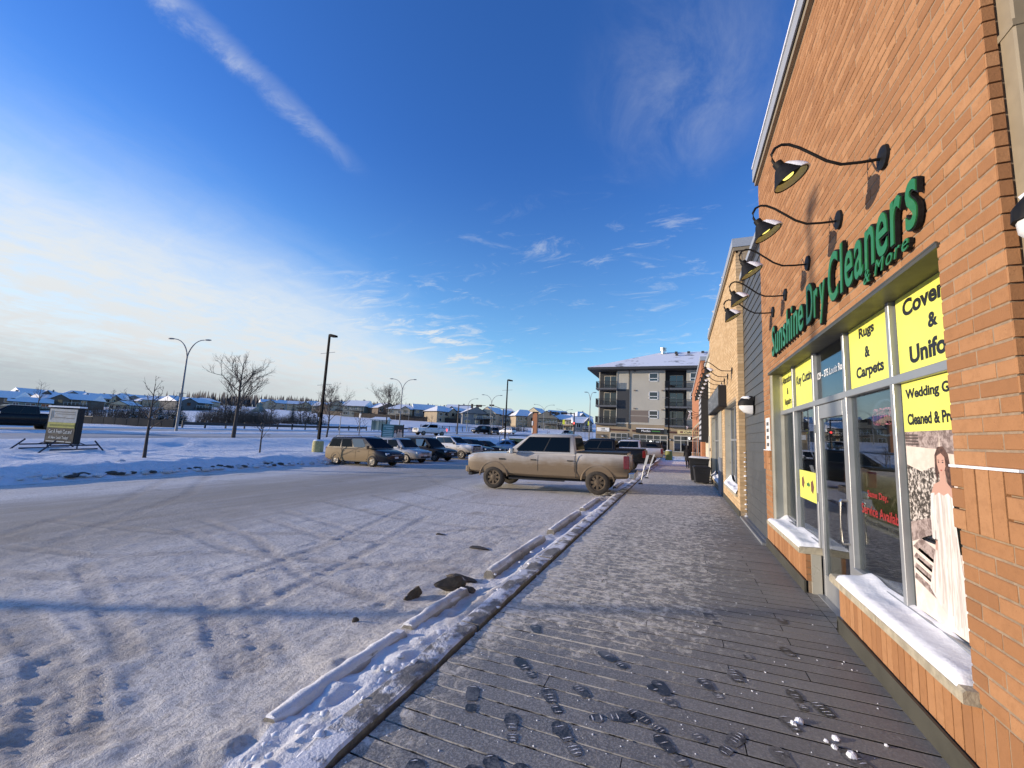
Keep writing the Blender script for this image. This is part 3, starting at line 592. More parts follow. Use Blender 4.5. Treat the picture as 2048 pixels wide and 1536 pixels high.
mb=MB(); mb.box(1.30,YN+.3,7.02,1.8,YF,7.06); mb.build('parapet_snow',SNOW,shop)
mb=MB(); mb.box(XW-.024,YN,1.641,XW+.004,O0,1.654); mb.build('ledge_snow',SNOW,shop); mb=MB(); mb.box(XW-.024,O1,1.641,XW+.004,YF,1.654); mb.build('ledge_snow',SNOW,shop)
# stone sills with snow
for a,b in((2.985,5.025),(6.10,8.10)):
    n=2; mb=MB(); L=(b-a)/n
    for i in range(n):
        y0=a+i*L+.003; y1=a+(i+1)*L-.003
        mb.prism([(1.335,.447),(1.335,.500),(1.350,.515),(1.60,.53),(1.60,.447)],lambda p,q,s:(p,s,q),y0,y1)
    sl=mb.build('window_sill',STONE,shop)
    xs_=np.linspace(1.338,1.597,16); ys_=np.linspace(a+(.06 if a<4 else .05),b-.02 if b>6 else b-.14,60); A,B=np.meshgrid(xs_,ys_)
    e=np.minimum(np.minimum(A-xs_[0],.5),np.minimum(B-ys_[0],ys_[-1]-B)); pil=.07*np.exp(-(((B-ys_[-1])/.25)**2))*sst(1.45,1.6,A)*(1 if a>5 else .2)
    hh=.508+.06*(A-1.338)+.050*np.sqrt(np.clip(e/.05,0,1))*(1+.5*fbm(A*4,B*3,3))+.03*sst(1.50,1.6,A)*(.5+fbm(A*3,B*2.1,3))*1.2+pil
    hh=np.where(e<=0,.505+.05*(A-1.338),hh); link('sill_snow',grid_mesh('sill_snow',xs_,ys_,hh,SNOW),sl)
# glazing
GX=1.60
mb=MB()
for y in(8.02,7.18,6.165,5.105,4.11): mb.box(GX-.045,y-.028,.50,GX+.06,y+.028,2.99)
mb.box(GX-.045,O0,.50,GX+.06,O0+.03,2.99)
for za,zb in((2.235,2.30),(2.93,3.0)): mb.box(GX-.048,O0,za,GX+.058,8.05,zb)
for ya,yb in((O0,5.105),(6.165,8.05)): mb.box(GX-.048,ya,.50,GX+.058,yb,.585)
bevel(mb.build('window_frame',ALU,shop),.004,1)
mb=MB(); mb.box(1.412,O1-.012,.50,GX,O1-.002,2.93); mb.box(1.43,O1-.055,.50,1.445,O1-.012,2.90); mb.build('jamb_lining',ALUW,shop)
mb=MB(); mb.box(1.452,6.085,.0,GX-.05,6.118,.45); mb.build('door_lining',ALUW,shop); mb=MB(); mb.box(1.47,5.004,.0,GX-.05,5.03,.44); mb.build('door_lining',ALUW,shop)
GY=[(7.208,7.992),(6.193,7.152),(5.133,6.137),(4.138,5.077),(3.07,4.082)]
for i,(a,b) in enumerate(GY):
    m_=MB(); m_.box(GX,a,2.30,GX+.006,b,2.93); m_.build('window_pane',GLASS,shop)
    if i!=2: m_=MB(); m_.box(GX,a,.585,GX+.006,b,2.235); m_.build('window_pane',GLASS,shop)
# door
dr=MB()
for y0,y1 in((6.035,6.135),(5.137,5.247)): dr.box(GX-.03,y0,.012,GX+.02,y1,2.23)
dr.box(GX-.029,5.247,2.07,GX+.019,6.035,2.23); dr.box(GX-.029,5.247,.012,GX+.019,6.035,.26)
dr_=bevel(dr.build('door',ALU,shop),.004,1)
m_=MB(); m_.box(GX-.004,5.247,.26,GX+.004,6.035,2.07); m_.build('door_pane',GLASS,dr_)
m_=MB(); m_.tube([(GX-.03,5.20,1.20),(GX-.085,5.20,1.205),(GX-.10,5.20,1.185),(GX-.10,5.20,.80),(GX-.085,5.20,.775),(GX-.03,5.20,.78)],.013,8); m_.build('handle',BRUSH,dr_,40)
for z in(.35,1.12,1.95): m_=MB(); m_.box(GX-.05,6.125,z-.05,GX-.028,6.155,z+.05); m_.build('hinge',BRUSH,dr_)
m_=MB(); m_.box(GX-.10,5.1,-.012,GX+.06,6.17,.012); m_.build('threshold',ALU,shop)
# dim interior seen through the glass
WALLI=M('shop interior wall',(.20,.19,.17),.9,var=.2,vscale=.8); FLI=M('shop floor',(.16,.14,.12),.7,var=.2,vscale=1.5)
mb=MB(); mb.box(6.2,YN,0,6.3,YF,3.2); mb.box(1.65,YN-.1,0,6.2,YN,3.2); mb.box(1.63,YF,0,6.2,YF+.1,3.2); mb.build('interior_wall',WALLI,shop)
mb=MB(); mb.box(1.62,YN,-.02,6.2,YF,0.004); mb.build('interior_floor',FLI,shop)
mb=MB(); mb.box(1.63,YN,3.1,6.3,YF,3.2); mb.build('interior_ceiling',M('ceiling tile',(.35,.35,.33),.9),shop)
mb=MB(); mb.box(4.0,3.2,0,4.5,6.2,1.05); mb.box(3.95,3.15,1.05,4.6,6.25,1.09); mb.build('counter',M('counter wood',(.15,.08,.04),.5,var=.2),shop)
# garments on a rail inside
for i,cl in enumerate([(.03,.04,.10),(.25,.03,.03),(.10,.10,.10),(.03,.12,.05),(.35,.33,.3),(.02,.02,.02),(.2,.1,.03)]):
    y=6.5+i*.22; m_=MB(); m_.prism([(5.2,.5),(5.75,.5),(5.68,1.5),(5.52,1.68),(5.43,1.68),(5.27,1.5)],lambda p,q,s:(p,s,q),y,y+.09); g=thing('garment',f'{["navy","dark red","charcoal","green","cream","black","brown"][i]} garment hung on the rail inside the dry cleaner','garment',(0,0,0),group='garments on the rail'); m_.build('cloth',M(f'cloth{i}',cl,.9),g)
# ---- window posters (flat vinyl)
PX=GX-.004
def panel(label,y0,y1,z0,z1,lines,mat=YEL):
    o=thing('window_poster',label,'poster',(PX,(y0+y1)/2,(z0+z1)/2),group='yellow posters in the shop window'); c=o.location
    m_=MB(); m_.box(-.003,y0-c.y,z0-c.z,.001,y1-c.y,z1-c.z); m_.build('sheet',mat,o)
    for s,w,h,y,z in lines: text_obj('lettering',s,INK,o,(-.0045,y-c.y,z-c.z),U_,V_,w=w,h=h,offset=.038)
    return o
panel('yellow poster reading Alterations & Repairs in the far left upper window',7.25,7.985,2.31,2.925,[('Alterations',.66,.115,7.63,2.79),('&',.10,.105,7.63,2.60),('Repairs',.42,.135,7.63,2.42)])
panel('yellow poster reading Key Cutting in the upper window left of the door',6.205,7.13,2.31,2.925,[('Key Cutting',.82,.165,6.67,2.66)])
panel('yellow poster reading Rugs & Carpets right of the blue pane over the door',4.185,5.035,2.31,2.925,[('Rugs',.33,.125,4.62,2.80),('&',.11,.105,4.62,2.615),('Carpets',.58,.14,4.60,2.43)])
panel('big yellow poster reading Coveralls & Uniforms, cut off by the brick pier',3.075,4.055,2.315,2.928,[('Coveralls',.80,.13,3.55,2.80),('&',.115,.105,3.565,2.62),('Uniforms',.78,.135,3.50,2.43)])
panel('yellow poster reading Wedding Gowns Cleaned & Pressed above the bride picture',3.075,4.045,1.865,2.232,[('Wedding Gowns',.80,.095,3.59,2.135),('Cleaned & Pressed',.74,.085,3.615,1.955)])
yp=panel('small yellow poster with two brown marks and a green arrow, low beside the door',6.25,7.10,1.02,1.40,[])
for y,z,s in((6.93,1.24,.07),(6.50,1.21,.075)):
    m_=MB(); m_.add([( -.0045,y-yp.location.y+s*math.cos(a)*r_,z-yp.location.z+s*1.25*math.sin(a)*r_) for a,r_ in((i*math.pi/5,1 if i%2 else .8) for i in range(10))],[tuple(range(10))]); m_.build('print_mark',M('brown print',(.16,.07,.045),.6),yp)
m_=MB(); cy,cz=-.04+6.72-yp.location.y,1.225-yp.location.z; m_.poly([(-.0045,cy+.07,cz+.02),(-.0045,cy-.01,cz+.02),(-.0045,cy-.01,cz+.045),(-.0045,cy-.075,cz),(-.0045,cy-.01,cz-.045),(-.0045,cy-.01,cz-.02),(-.0045,cy+.07,cz-.02)]); m_.build('print_arrow',GRN2,yp)
tag(text_obj('window_lettering','129 – 375 Loutit Road',WHT,None,(PX-.001,5.64,2.60),U_,V_,w=.94,h=.085,offset=.015),'white lettering 129 – 375 Loutit Road on the pane over the door','lettering')
sd_=thing('window_lettering','red and black Same Day Service Available lettering on the pane right of the door','lettering',(PX,4.6,1.1))
for s,mat,w,h,y,z in(('Same Day,',RED,.40,.075,4.60,1.315),('Service Available',RED,.80,.09,4.55,1.175),('Drop at Before 11:00am',INK,.74,.050,4.54,1.065)): text_obj('line_of_text',s,mat,sd_,(0,y-4.6,z-1.1),U_,V_,w=w,h=h,offset=.018)
m_=MB(); m_.box(GX+.0085,4.16,1.02,GX+.011,4.97,1.50); tag(m_.build('window_card',M('cream card',(.50,.46,.22),.7)),'painted yellowish reflection behind the red lettering on the pane right of the door','card')  # yellowish reflection in the pane, painted as a thin pale sheet
NEON=M('neon tube',(.5,.2,.25),.4,emit=(1,.25,.33),estr=3.6)
op=thing('open_sign','round neon sign reading OPEN inside the window right of the door','neon sign',(GX+.03,4.47,2.00))
m_=MB(); m_.tube([(0,.23*math.cos(a),.155*math.sin(a)) for a in np.linspace(0,2*math.pi,33)],.006,6,cap=False); m_.build('ring',M('neon dim',(.15,.2,.25),.4,emit=(.25,.35,.5),estr=.9),op)
text_obj('lettering','OPEN',NEON,op,(-.008,0,.01),U_,V_,w=.40,h=.15,offset=-.018,spacing=1.15)
# wedding picture: one printed sheet
def pmat(name,a,b,sc,lo=.4,hi=.62,st=(1,1,1)):
    m,t,p=custom(name); n=t.noise(t.mapping(t.n('ShaderNodeNewGeometry').outputs['Position'],scale=st),sc,5,.7); t.set(p.inputs['Base Color'],t.mix(t.ss(n,lo,hi),a,b)); p.inputs['Roughness'].default_value=.5; return m
pic=thing('bride_picture','sepia window picture of a bride in a long white dress before stone steps','poster',(PX,3.56,1.2))
def pp(name,mat,pts,lv):
    m_=MB(); m_.poly([(-.0005-.0006*lv,y-3.56,z-1.2) for y,z in pts]); return m_.build(name,mat,pic)
PST=pmat('printed stone',(.16,.115,.10),(.42,.34,.31),26); PSH=pmat('printed shrubs',(.05,.04,.03),(.62,.56,.50),34,.46,.60); PCR=pmat('printed wall',(.62,.52,.44),(.70,.60,.52),9); PGR=pmat('printed ground',(.66,.57,.50),(.76,.68,.61),7); PDR=pmat('printed dress',(.47,.42,.38),(.72,.69,.65),1,.36,.62,(1,34,3.2)); PHR=pmat('printed hair',(.05,.025,.018),(.13,.07,.05),30)
pp('printed_ground',PGR,[(4.045,.60),(3.075,.60),(3.075,1.1),(4.045,1.1)],1)
pp('printed_wall',PCR,[(4.045,1.45),(3.075,1.45),(3.075,1.865),(4.045,1.865)],1)
pp('printed_stone',PST,[(4.045,1.76),(3.62,1.74),(3.60,1.865),(4.045,1.865)],2); pp('printed_stone',PST,[(3.60,1.72),(3.30,1.70),(3.30,1.865),(3.60,1.865)],2)
for i in range(4): pp('printed_shutter',M('printed dark line',(.06,.045,.04),.6),[(4.04,1.845-i*.022),(3.86,1.842-i*.022),(3.86,1.832-i*.022),(4.04,1.835-i*.022)],3)
pp('printed_shrubs',PSH,[(4.045,1.22),(3.95,1.10),(3.70,1.18),(3.55,1.30),(3.56,1.58),(3.70,1.62),(3.85,1.58),(4.045,1.62)],2)
pp('printed_stone',PST,[(4.045,1.06),(3.55,1.24),(3.55,1.33),(4.045,1.20)],3)
for i in range(4):
    z=1.05-i*.075; y=4.04; pp('printed_step',PST,[(y,z-.045+.02),(3.6,z-.115),(3.6,z-.02),(y-.12+.03*i,z+.06)],3); pp('printed_tread',PGR,[(y,z-.05),(3.62,z-.135),(3.62,z-.115),(y,z-.02)],4)
pp('printed_dress',PDR,[(3.70,1.43),(3.65,1.455),(3.60,1.44),(3.55,1.46),(3.50,1.43),(3.49,1.28),(3.46,1.0),(3.36,.72),(3.28,.615),(3.45,.605),(3.60,.64),(3.76,.74),(3.84,.80),(3.80,.92),(3.72,1.12),(3.685,1.26)],5)
for k,(y0,y1) in enumerate(((3.79,3.72),(3.70,3.655),(3.60,3.565),(3.52,3.50))): pp('printed_fold',M('printed fold',(.50,.45,.41),.6),[(y0,.78-.04*k),(y0-.012,.78-.04*k),(y1-.006,1.2),(y1,1.2)],6)
pp('printed_sleeve',PDR,[(3.745,1.44),(3.70,1.45),(3.685,1.30),(3.70,1.13),(3.765,1.14),(3.765,1.30)],6)
pp('printed_hand',SKIN,[(3.735,1.14),(3.705,1.14),(3.715,1.07),(3.73,1.07)],6)
pp('printed_shoulder',SKIN,[(3.74,1.44),(3.70,1.505),(3.63,1.53),(3.625,1.60),(3.56,1.60),(3.555,1.53),(3.50,1.49),(3.50,1.43),(3.55,1.46),(3.60,1.44),(3.65,1.455),(3.70,1.43)],5)
pp('printed_hair',PHR,[(3.675,1.60),(3.67,1.70),(3.63,1.755),(3.57,1.76),(3.52,1.71),(3.50,1.60),(3.475,1.48),(3.52,1.44),(3.545,1.50),(3.555,1.58),(3.64,1.575),(3.66,1.52)],4)
pp('printed_face',SKIN,[(3.643,1.695),(3.595,1.715),(3.555,1.69),(3.55,1.63),(3.575,1.585),(3.60,1.57),(3.63,1.595),(3.646,1.64)],6)
for y,z,w,h,mt in((3.625,1.655,.012,.005,INK),(3.578,1.655,.012,.005,INK),(3.60,1.603,.012,.005,RED),(3.626,1.668,.014,.003,PHR),(3.578,1.668,.014,.003,PHR)): pp('printed_feature',mt,[(y+w,z),(y,z-h),(y-w,z),(y,z+h)],7)
# ---- raised sign letters
sg=thing('shop_sign','raised green letters with black edges spelling Sunshine Dry Cleaners & More on the orange brick','sign',(XW,5.5,3.4))
def sign_word(s,y_start,y_end,zb,zt,shear=.14,off=.030,dep=.026):
    """letters one by one, spread between y_start and y_end; zb..zt is the height of a capital"""
    ws=[]; vE=text_mesh('H',off,1.0,shear)[0]; capw=vE[:,1].max()
    for ch in s:
        if ch==' ': ws.append((0,.22)); continue
        v=text_mesh(ch,off,1.0,shear)[0]; ws.append((v[:,0].min(),v[:,0].max()))
    gap=.045; tot=sum(b-a for a,b in ws)+gap*(len(s)-1); sx=(y_start-y_end)/tot; sz=(zt-zb)/capw; y=y_start
    for ch,(a,b) in zip(s,ws):
        par=None
        if ch==' ': y-=(b-a+gap)*sx; continue
        for nm,of,dp,x0,mt in(('letter',off,dep,XW-.012,DARK),('letter_face',off-.020,.008,XW-.012-dep-.001,GRN)):
            v,f=text_mesh(ch,of,1.0,shear); v=v.copy(); P=np.zeros_like(v); P[:,1]=y-(v[:,0]-a)*sx; zz_=v[:,1]; zz_=np.where(zz_>0,zz_,zz_*.8)
            P[:,2]=zb+zz_*sz; P[:,0]=x0-(v[:,2]-v[:,2].min())/(v[:,2].max()-v[:,2].min())*dp
            if nm=='letter': P[:,:]=P-np.array([XW,5.5,3.4])
            else: P[:,:]=P-np.array([XW,5.5,3.4])
            me=bpy.data.meshes.new(nm); me.from_pydata(P.tolist(),[],f); me.materials.append(mt); me.update(); o=link(nm,me,par or sg); par=o
        y-=(b-a+gap)*sx
sign_word('Sunshine',7.43,5.63,3.12,3.58); sign_word('Dry',5.51,4.82,3.12,3.57); sign_word('Cleaners',4.74,3.09,3.12,3.58)
sign_word('& More',3.95,3.24,3.015,3.125,.32,.02,.02)
# ---- gooseneck lamps
LIT=M('lit lamp glass',(.9,.85,.3),.5,emit=(1,.86,.18),estr=1.15)
SHI=M('white lamp inside',(.5,.45,.30),.6)
def gooseneck(label,loc,group,lit=True,sc=1.0):
    o=thing('gooseneck_lamp',label,'wall lamp',loc,group=group); o.scale=(sc,)*3
    pts=[(-.02,-.01),(-.14,-.01),(-.26,0),(-.35,.05),(-.44,.13),(-.52,.20),(-.59,.245),(-.64,.255),(-.685,.235),(-.71,.185),(-.705,.13),(-.68,.075)]
    m_=MB(); m_.tube([(x,0,z) for x,z in pts],.011,8); m_.build('arm',DARK,o,60)
    m_=MB(); m_.lathe([(0,.028),(.03,.028),(.085,.020),(.088,0),(.0,0)],20,Matrix.Rotation(R(-90),4,'Y')); m_.build('wall_plate',DARK,o,40)
    ax=Vector((.50,0,-.866)); T=Matrix.Translation((-.665,0,.085))@ax.to_track_quat('Z','Y').to_matrix().to_4x4()
    m_=MB(); m_.lathe([(.0,-.02),(.035,-.02),(.038,.03),(.05,.035),(.132,.165),(.130,.168),(.048,.042),(0,.04)],24,T); m_.cur=0; sh=m_.build('shade',DARK,o,35)
    m_=MB(); m_.lathe([(.052,.046),(.124,.160)],24,T); m_.build('shade_lining',SHI,sh)
    m_=MB(); m_.lathe([(0,.135),(.04,.13),(.052,.10),(.04,.07),(0,.06)],14,T); m_.build('bulb',LIT if lit else WPL,sh,60)
    vs=[];fs=[]; n=12; prof=[(.040,.028,0),(.055,.036,.016),(.085,.082,.030),(.115,.130,.030),(.137,.160,.012),(.134,.163,0)]
    x_l=T.to_3x3()@Vector((1,0,0)); 
    for i,(r,z,b) in enumerate(prof):
        for k in range(n+1):
            a=-1.25+2.5*k/n; bb=b*math.cos(a*1.2) if abs(a)<1.25 else 0
            d0=Vector((0,0,1))-ax*ax.z; d0.normalize(); d1=ax.cross(d0)
            p=T.to_translation()+ax*z+(d0*math.cos(a)+d1*math.sin(a))*(r+max(bb,0.001)); vs.append(p)
    for i in range(len(prof)-1):
        for k in range(n): fs.append((i*(n+1)+k,i*(n+1)+k+1,(i+1)*(n+1)+k+1,(i+1)*(n+1)+k))
    m_=MB(); m_.add(vs,fs); m_.build('snow',SNOW,sh,60)
    return o
proto=None
for y,lab in((3.57,'nearest black gooseneck lamp, snow on its shade, above the letters ers'),(4.49,'second black gooseneck lamp from the near end of the green sign, above the letter a'),(5.51,'middle of the five gooseneck lamps, above the gap between Dry and Cleaners'),(6.62,'fourth gooseneck lamp, above the letters in of Sunshine'),(7.46,'farthest gooseneck lamp on the orange brick, above the letter S')):
    if proto is None: proto=gooseneck(lab,(XW,y,3.86),'gooseneck lamps over the green sign'); o=proto
    else: o=copy_tree(proto); o.location=(XW,y,3.86)
    o['label']=lab
lampA=proto
def wall_pack(label,loc,s=1.0):
    o=thing('wall_light',label,'wall light',loc); o.scale=(s,)*3
    m_=MB(); m_.box(-.02,-.10,-.14,.0,.10,.14); bevel(m_.build('back_plate',DARK,o),.01)
    m_=MB(); rings=[]
    for z,rx in((.0,.20),(.06,.195),(.12,.15),(.15,.06)): rings.append([(-.02-rx*math.sin(a),.105*math.cos(a)*(.6+.4*rx/.2),z) for a in np.linspace(0,math.pi,11)])
    m_.loft(rings); m_.build('hood',DARK,o,50)
    m_=MB(); rings=[]
    for z,rx in((-.002,.185),(-.05,.18),(-.11,.12),(-.14,.03)): rings.append([(-.02-rx*math.sin(a),.097*math.cos(a)*(.6+.4*rx/.185),z) for a in np.linspace(0,math.pi,11)])
    m_.loft(rings); m_.build('lens',M('frosted lens',(.66,.67,.68),.25),o,60)
    m_=MB(); clod(m_,-.09,0,.12,.09,random.Random(2),.45,9); m_.build('snow',SNOW,o,60); return o
wall_pack('black half dome wall light with frosted lens on the charcoal siding',(1.465,10.05,2.56),1.35)
wall_pack('wall light half cut off at the right edge of the photo',(1.53,2.30,2.70),1.0)
# plaque on the far brick pier
pl=thing('wall_plaque','narrow white plaque with dark marks on the far orange brick pier','plaque',(XW-.003,8.14,1.92)); m_=MB(); m_.box(-.006,-.16,-.27,.002,.16,.27); m_.build('board',WPL,pl)
for z in(.17,.06,-.06,-.18): m_=MB(); m_.box(-.0085,-.09,z-.03,-.0062,.09,z+.03); m_.build('printed_mark',M('grey print',(.08,.08,.08),.6),pl)
# ------------------------------------------------------------------ recessed siding bays
def siding_bay(label,x,y0,y1,z1,pitch,cap=True):
    o=thing('siding_wall',label,'wall',(x,(y0+y1)/2,0)); h=(y1-y0)/2; cache=None
    for i in range(int(z1/pitch)):
        if cache is None:
            m_=MB(); m_.prism([(0.012,0),(-.002,.0),(.010,pitch+.006),(.02,pitch+.006)],lambda p,q,s:(p,s,q),-h,h); m_.prism([(-.006,-.004),(-.006,.010),(.012,.010),(.012,-.004)],lambda p,q,s:(p,s,q),-h,h); cache=m_.mesh('plank',SID)
        link('plank',cache,o,(0,0,i*pitch+.03))
    m_=MB(); m_.box(.02,-h,0,.3,h,z1); m_.build('wall_core',BLK,o)
    if cap: m_=MB(); m_.box(-.07,-h,z1,.3,h,z1+.12); m_.build('wall_cap',CAPM,o)
    return o
sw=siding_bay('charcoal lap siding wall between the orange and the tan brick shops',1.475,8.48,11.36,5.85,.195)
m_=MB()
for i in range(4): m_.box(-.155+i*.04,-1.42,.0,-.155+i*.04+.036,1.42,.045-.004*(i%2))
m_.build('threshold_strip',ALU,sw); m_=MB(); clod(m_,-.02,1.40,.05,.05,random.Random(1)); [clod(m_,-.02,1.415,.1+.11*i,.022+.01*(i%3),random.Random(i)) for i in range(14)]; m_.build('snow_crust',SNOW,sw)
siding_bay('charcoal siding at the right edge of the photo beside the downpipe',1.555,.3,2.44,6.4,.195,False)
dp_=thing('downpipe','tan square downpipe at the near corner of the orange brick shop','downpipe',(1.50,2.47,0)); m_=MB(); m_.box(-.045,-.045,.05,.05,.05,6.9); bevel(m_.build('pipe',TRIM,dp_),.008,1)
for z in(.6,2.2,3.72,5.2): m_=MB(); m_.box(-.05,-.05,z,.055,.055,z+.035); m_.build('strap',TRIM,dp_)
# ------------------------------------------------------------------ tan brick shop
tan=thing('tan_brick_shop','tan brick shop with dark sign box beyond the charcoal siding','shop building',(0,0,0))
TX=1.33; Y2,Y3=11.36,21.4
W2=[(11.78,14.75,.50,2.88),(16.75,20.9,.30,2.88)]
brick_wall(tan,courses(TX,Y2,Y3,.15,6.66,W2),BRT,0)
mb=MB(); tv=[]
for i in range(76):
    z=.15+i*.085; mb.box(TX+.003,Y2-.008,z,TX+.14,Y2+.01,z+.075); tv+=[rng.random()]*6
me=mb.mesh('return_brick',BRT); tintmesh(me,tv); tag(link('return_brick',me,tan),kind='stuff')
mb=MB(); mb.box(TX+.006,Y2,.0,1.9,W2[0][0],6.66)
for a,b in((14.75,16.75),(20.9,Y3)): mb.box(TX+.006,a,0,1.6,b,6.66)
for a,b,c,d_ in W2: mb.box(TX+.006,a,d_,1.6,b,6.66); mb.box(TX+.006,a,0,1.6,b,c-.02)
mb.build('mortar_wall',MORT2,tan)
mb=MB(); mb.box(TX-.015,Y2-.004,-.01,TX-.001,Y3,.15); mb.build('base_flashing',OLIVE,tan)
mb=MB(); mb.box(TX-.05,Y2-.05,6.66,1.9,Y3+.05,6.75); mb.build('parapet_trim',TRIM,tan)
mb=MB(); mb.box(TX-.075,Y2-.07,6.752,1.9,Y3+.07,6.98); mb.build('parapet_cap',CAPM,tan)
mb=MB()
for i in range(30): clod(mb,TX-.02+.2*rng.random(),Y2+.2+i*.34,6.97,.05+.09*rng.random(),random.Random(i),.5)
mb.build('parapet_snow',SNOW,tan)
for a,b,c,d_ in W2:
    m_=MB()
    for y in np.linspace(a+.03,b-.03,4): m_.box(1.50,y-.03,c,1.56,y+.03,d_)
    for z in(c+.03,1.86,d_-.03): m_.box(1.498,a,z-.03,1.558,b,z+.03)
    fr=m_.build('window_frame',ALU,tan)
    yy=np.linspace(a+.03,b-.03,4)
    for p,q in zip(yy[:-1],yy[1:]):
        for z0,z1 in((c+.06,1.83),(1.89,d_-.06)): m_=MB(); m_.box(1.525,p+.03,z0,1.53,q-.03,z1); m_.build('window_pane',FGLASS,tan)
    m_=MB(); m_.box(TX+.02,b-.02,c,1.5,b-.004,d_); m_.box(TX+.02,a+.004,d_-.02,1.5,b-.02,d_-.004); m_.build('jamb_lining',ALUW,tan)
    m_=MB(); m_.box(TX-.05,a-.03,c-.07,1.5,b+.03,c); m_.build('window_sill',STONE,tan)
    xs_=np.linspace(TX-.045,1.49,8); ys_=np.linspace(a,b-.005,40); A,B=np.meshgrid(xs_,ys_); link('sill_snow',grid_mesh('sill_snow',xs_,ys_,c+.005+.06*np.sqrt(np.clip((A-xs_[0])/.05,0,1))*(1+fbm(A*3,B*2,3))+.16*np.exp(-((B-ys_[-1])/.3)**2)*sst(xs_[0],xs_[-1],A)+.06*sst(1.4,1.5,A),SNOW),tan)
mb=MB(); mb.box(TX-.06,15.55,0,TX-.004,16.6,1.25); mb.build('grey_panel',M('blue grey panel',(.16,.18,.21),.6),tan)
mb=MB(); mb.box(TX-.03,15.55,1.25,TX-.003,16.62,2.88); mb.build('pilaster_cladding',ALUW,tan)
sb=thing('sign_box','black illuminated sign box with a glittering grey face on the tan brick','sign',(TX,14.0,3.2))
m_=MB(); m_.box(-.23,0,-.33,-.002,4.8,.33); bevel(m_.build('box',BLK,sb),.01,1)
GLT,t,p=custom('glittering sign face'); pos=t.n('ShaderNodeNewGeometry').outputs['Position']; n=t.noise(t.mapping(pos,scale=(1,1.2,3.2)),3.2,6,.75,1.2); t.set(p.inputs['Base Color'],t.mix(t.ss(n,.52,.66),(.085,.09,.10),(.50,.52,.55))); p.inputs['Roughness'].default_value=.35
m_=MB(); m_.box(-.236,.05,-.29,-.2305,4.75,.29); m_.build('face',GLT,sb)
m_=MB(); [clod(m_,-.12,.15+.33*i,.33,.06+.05*rng.random(),random.Random(i),.5) for i in range(14)]; m_.build('snow',SNOW,sb)
for i,y in enumerate((12.43,13.51,14.48,15.38,16.6,17.8,19.0,20.2)):
    o=copy_tree(lampA); o.location=(TX,y,3.72); o['group']='gooseneck lamps on the tan brick shop'
    o['label']=('nearest gooseneck lamp','second nearest gooseneck lamp','third nearest gooseneck lamp','gooseneck lamp over the near end of the sign box','fifth gooseneck lamp, behind the black sign box','sixth gooseneck lamp, behind the black sign box','seventh gooseneck lamp, next to last','farthest gooseneck lamp')[i]+' on the tan brick wall'
# ------------------------------------------------------------------ cream unit with a blade sign, then a farther orange brick shop
CW=M('cream stucco',(.56,.50,.38),.85,var=.12,vscale=3)
cr=thing('cream_shop','cream rendered shop unit behind the garbage bins','shop building',(1.42,24.2,0)); m_=MB(); m_.box(0,-2.79,-.1,.6,2.8,6.2); m_.build('wall',CW,cr)
m_=MB(); m_.box(-.06,-2.79,6.2,.6,2.8,6.42); m_.build('parapet_cap',CAPM,cr)
m_=MB(); m_.box(-.02,-1.1,0,.0,-.1,2.1); m_.build('door',M('grey door',(.42,.40,.34),.6),cr); m_=MB(); m_.box(-.07,-2.05,1.35,-.002,-1.8,1.5); m_.build('meter_box',BLK,cr)
bs=thing('blade_sign','tall black sign projecting from the cream shop, pale pattern down its edge','sign',(1.40,24.3,1.8))
m_=MB(); m_.box(-.34,-.3,0,-.002,2.4,3.35); m_.build('box',BLK,bs)
m_=MB()
for i in range(11): m_.box(-.346,-.25,.12+i*.29,-.3405,2.3,.29+i*.29)
m_.build('pale_pattern',M('pale sign pattern',(.45,.47,.50),.5,var=.5,vscale=9),bs)
def far_brick(name):
    m,t,p=custom(name); pos=t.n('ShaderNodeNewGeometry').outputs['Position']; x,y,z=t.sep(pos)
    b=t.n('ShaderNodeTexBrick',{'Vector':t.comb(y,z,0.0),'Color1':(.46,.185,.08),'Color2':(.40,.15,.065),'Mortar':(.24,.16,.10),'Scale':1.0,'Mortar Size':.008,'Brick Width':.262,'Row Height':.085}); t.set(p.inputs['Base Color'],b.outputs[0]); p.inputs['Roughness'].default_value=.85; return m
FB=far_brick('distant orange brick')
ob=thing('far_brick_shop','farther orange brick shop with snowy lamps, behind the person in black','shop building',(1.22,37.5,0)); m_=MB(); m_.box(0,-10.4,-.3,.8,9.5,6.75); m_.build('wall',FB,ob)
m_=MB(); m_.box(-.06,-10.45,6.75,.8,9.55,7.0); m_.build('parapet_cap',CAPM,ob)
m_=MB(); m_.box(-.03,-10.42,3.0,-.001,9.5,3.14); m_.box(-.03,-10.42,2.1,-.001,9.5,2.22); m_.build('stone_band',STONE,ob)
for y in(-8.5,-5.2,-1.9,1.4,4.7): m_=MB(); m_.box(-.012,y,.5,-.002,y+2.2,2.9); m_.build('window_pane',FGLASS,ob)
for i,y in enumerate((28.2,29.9,31.6,33.4,35.2,38.0,41.0)):
    o=copy_tree(lampA); o.location=(1.22,y,3.62 if i<5 else 3.0); o.scale=(1.15,)*3; o['group']='lamps on the farther brick shop'; o['label']=['snow covered gooseneck lamp','second snowy gooseneck lamp','third snowy gooseneck lamp','fourth snowy gooseneck lamp','fifth snowy gooseneck lamp','sixth snowy gooseneck lamp','last snowy gooseneck lamp'][i]+' along the far orange brick wall'
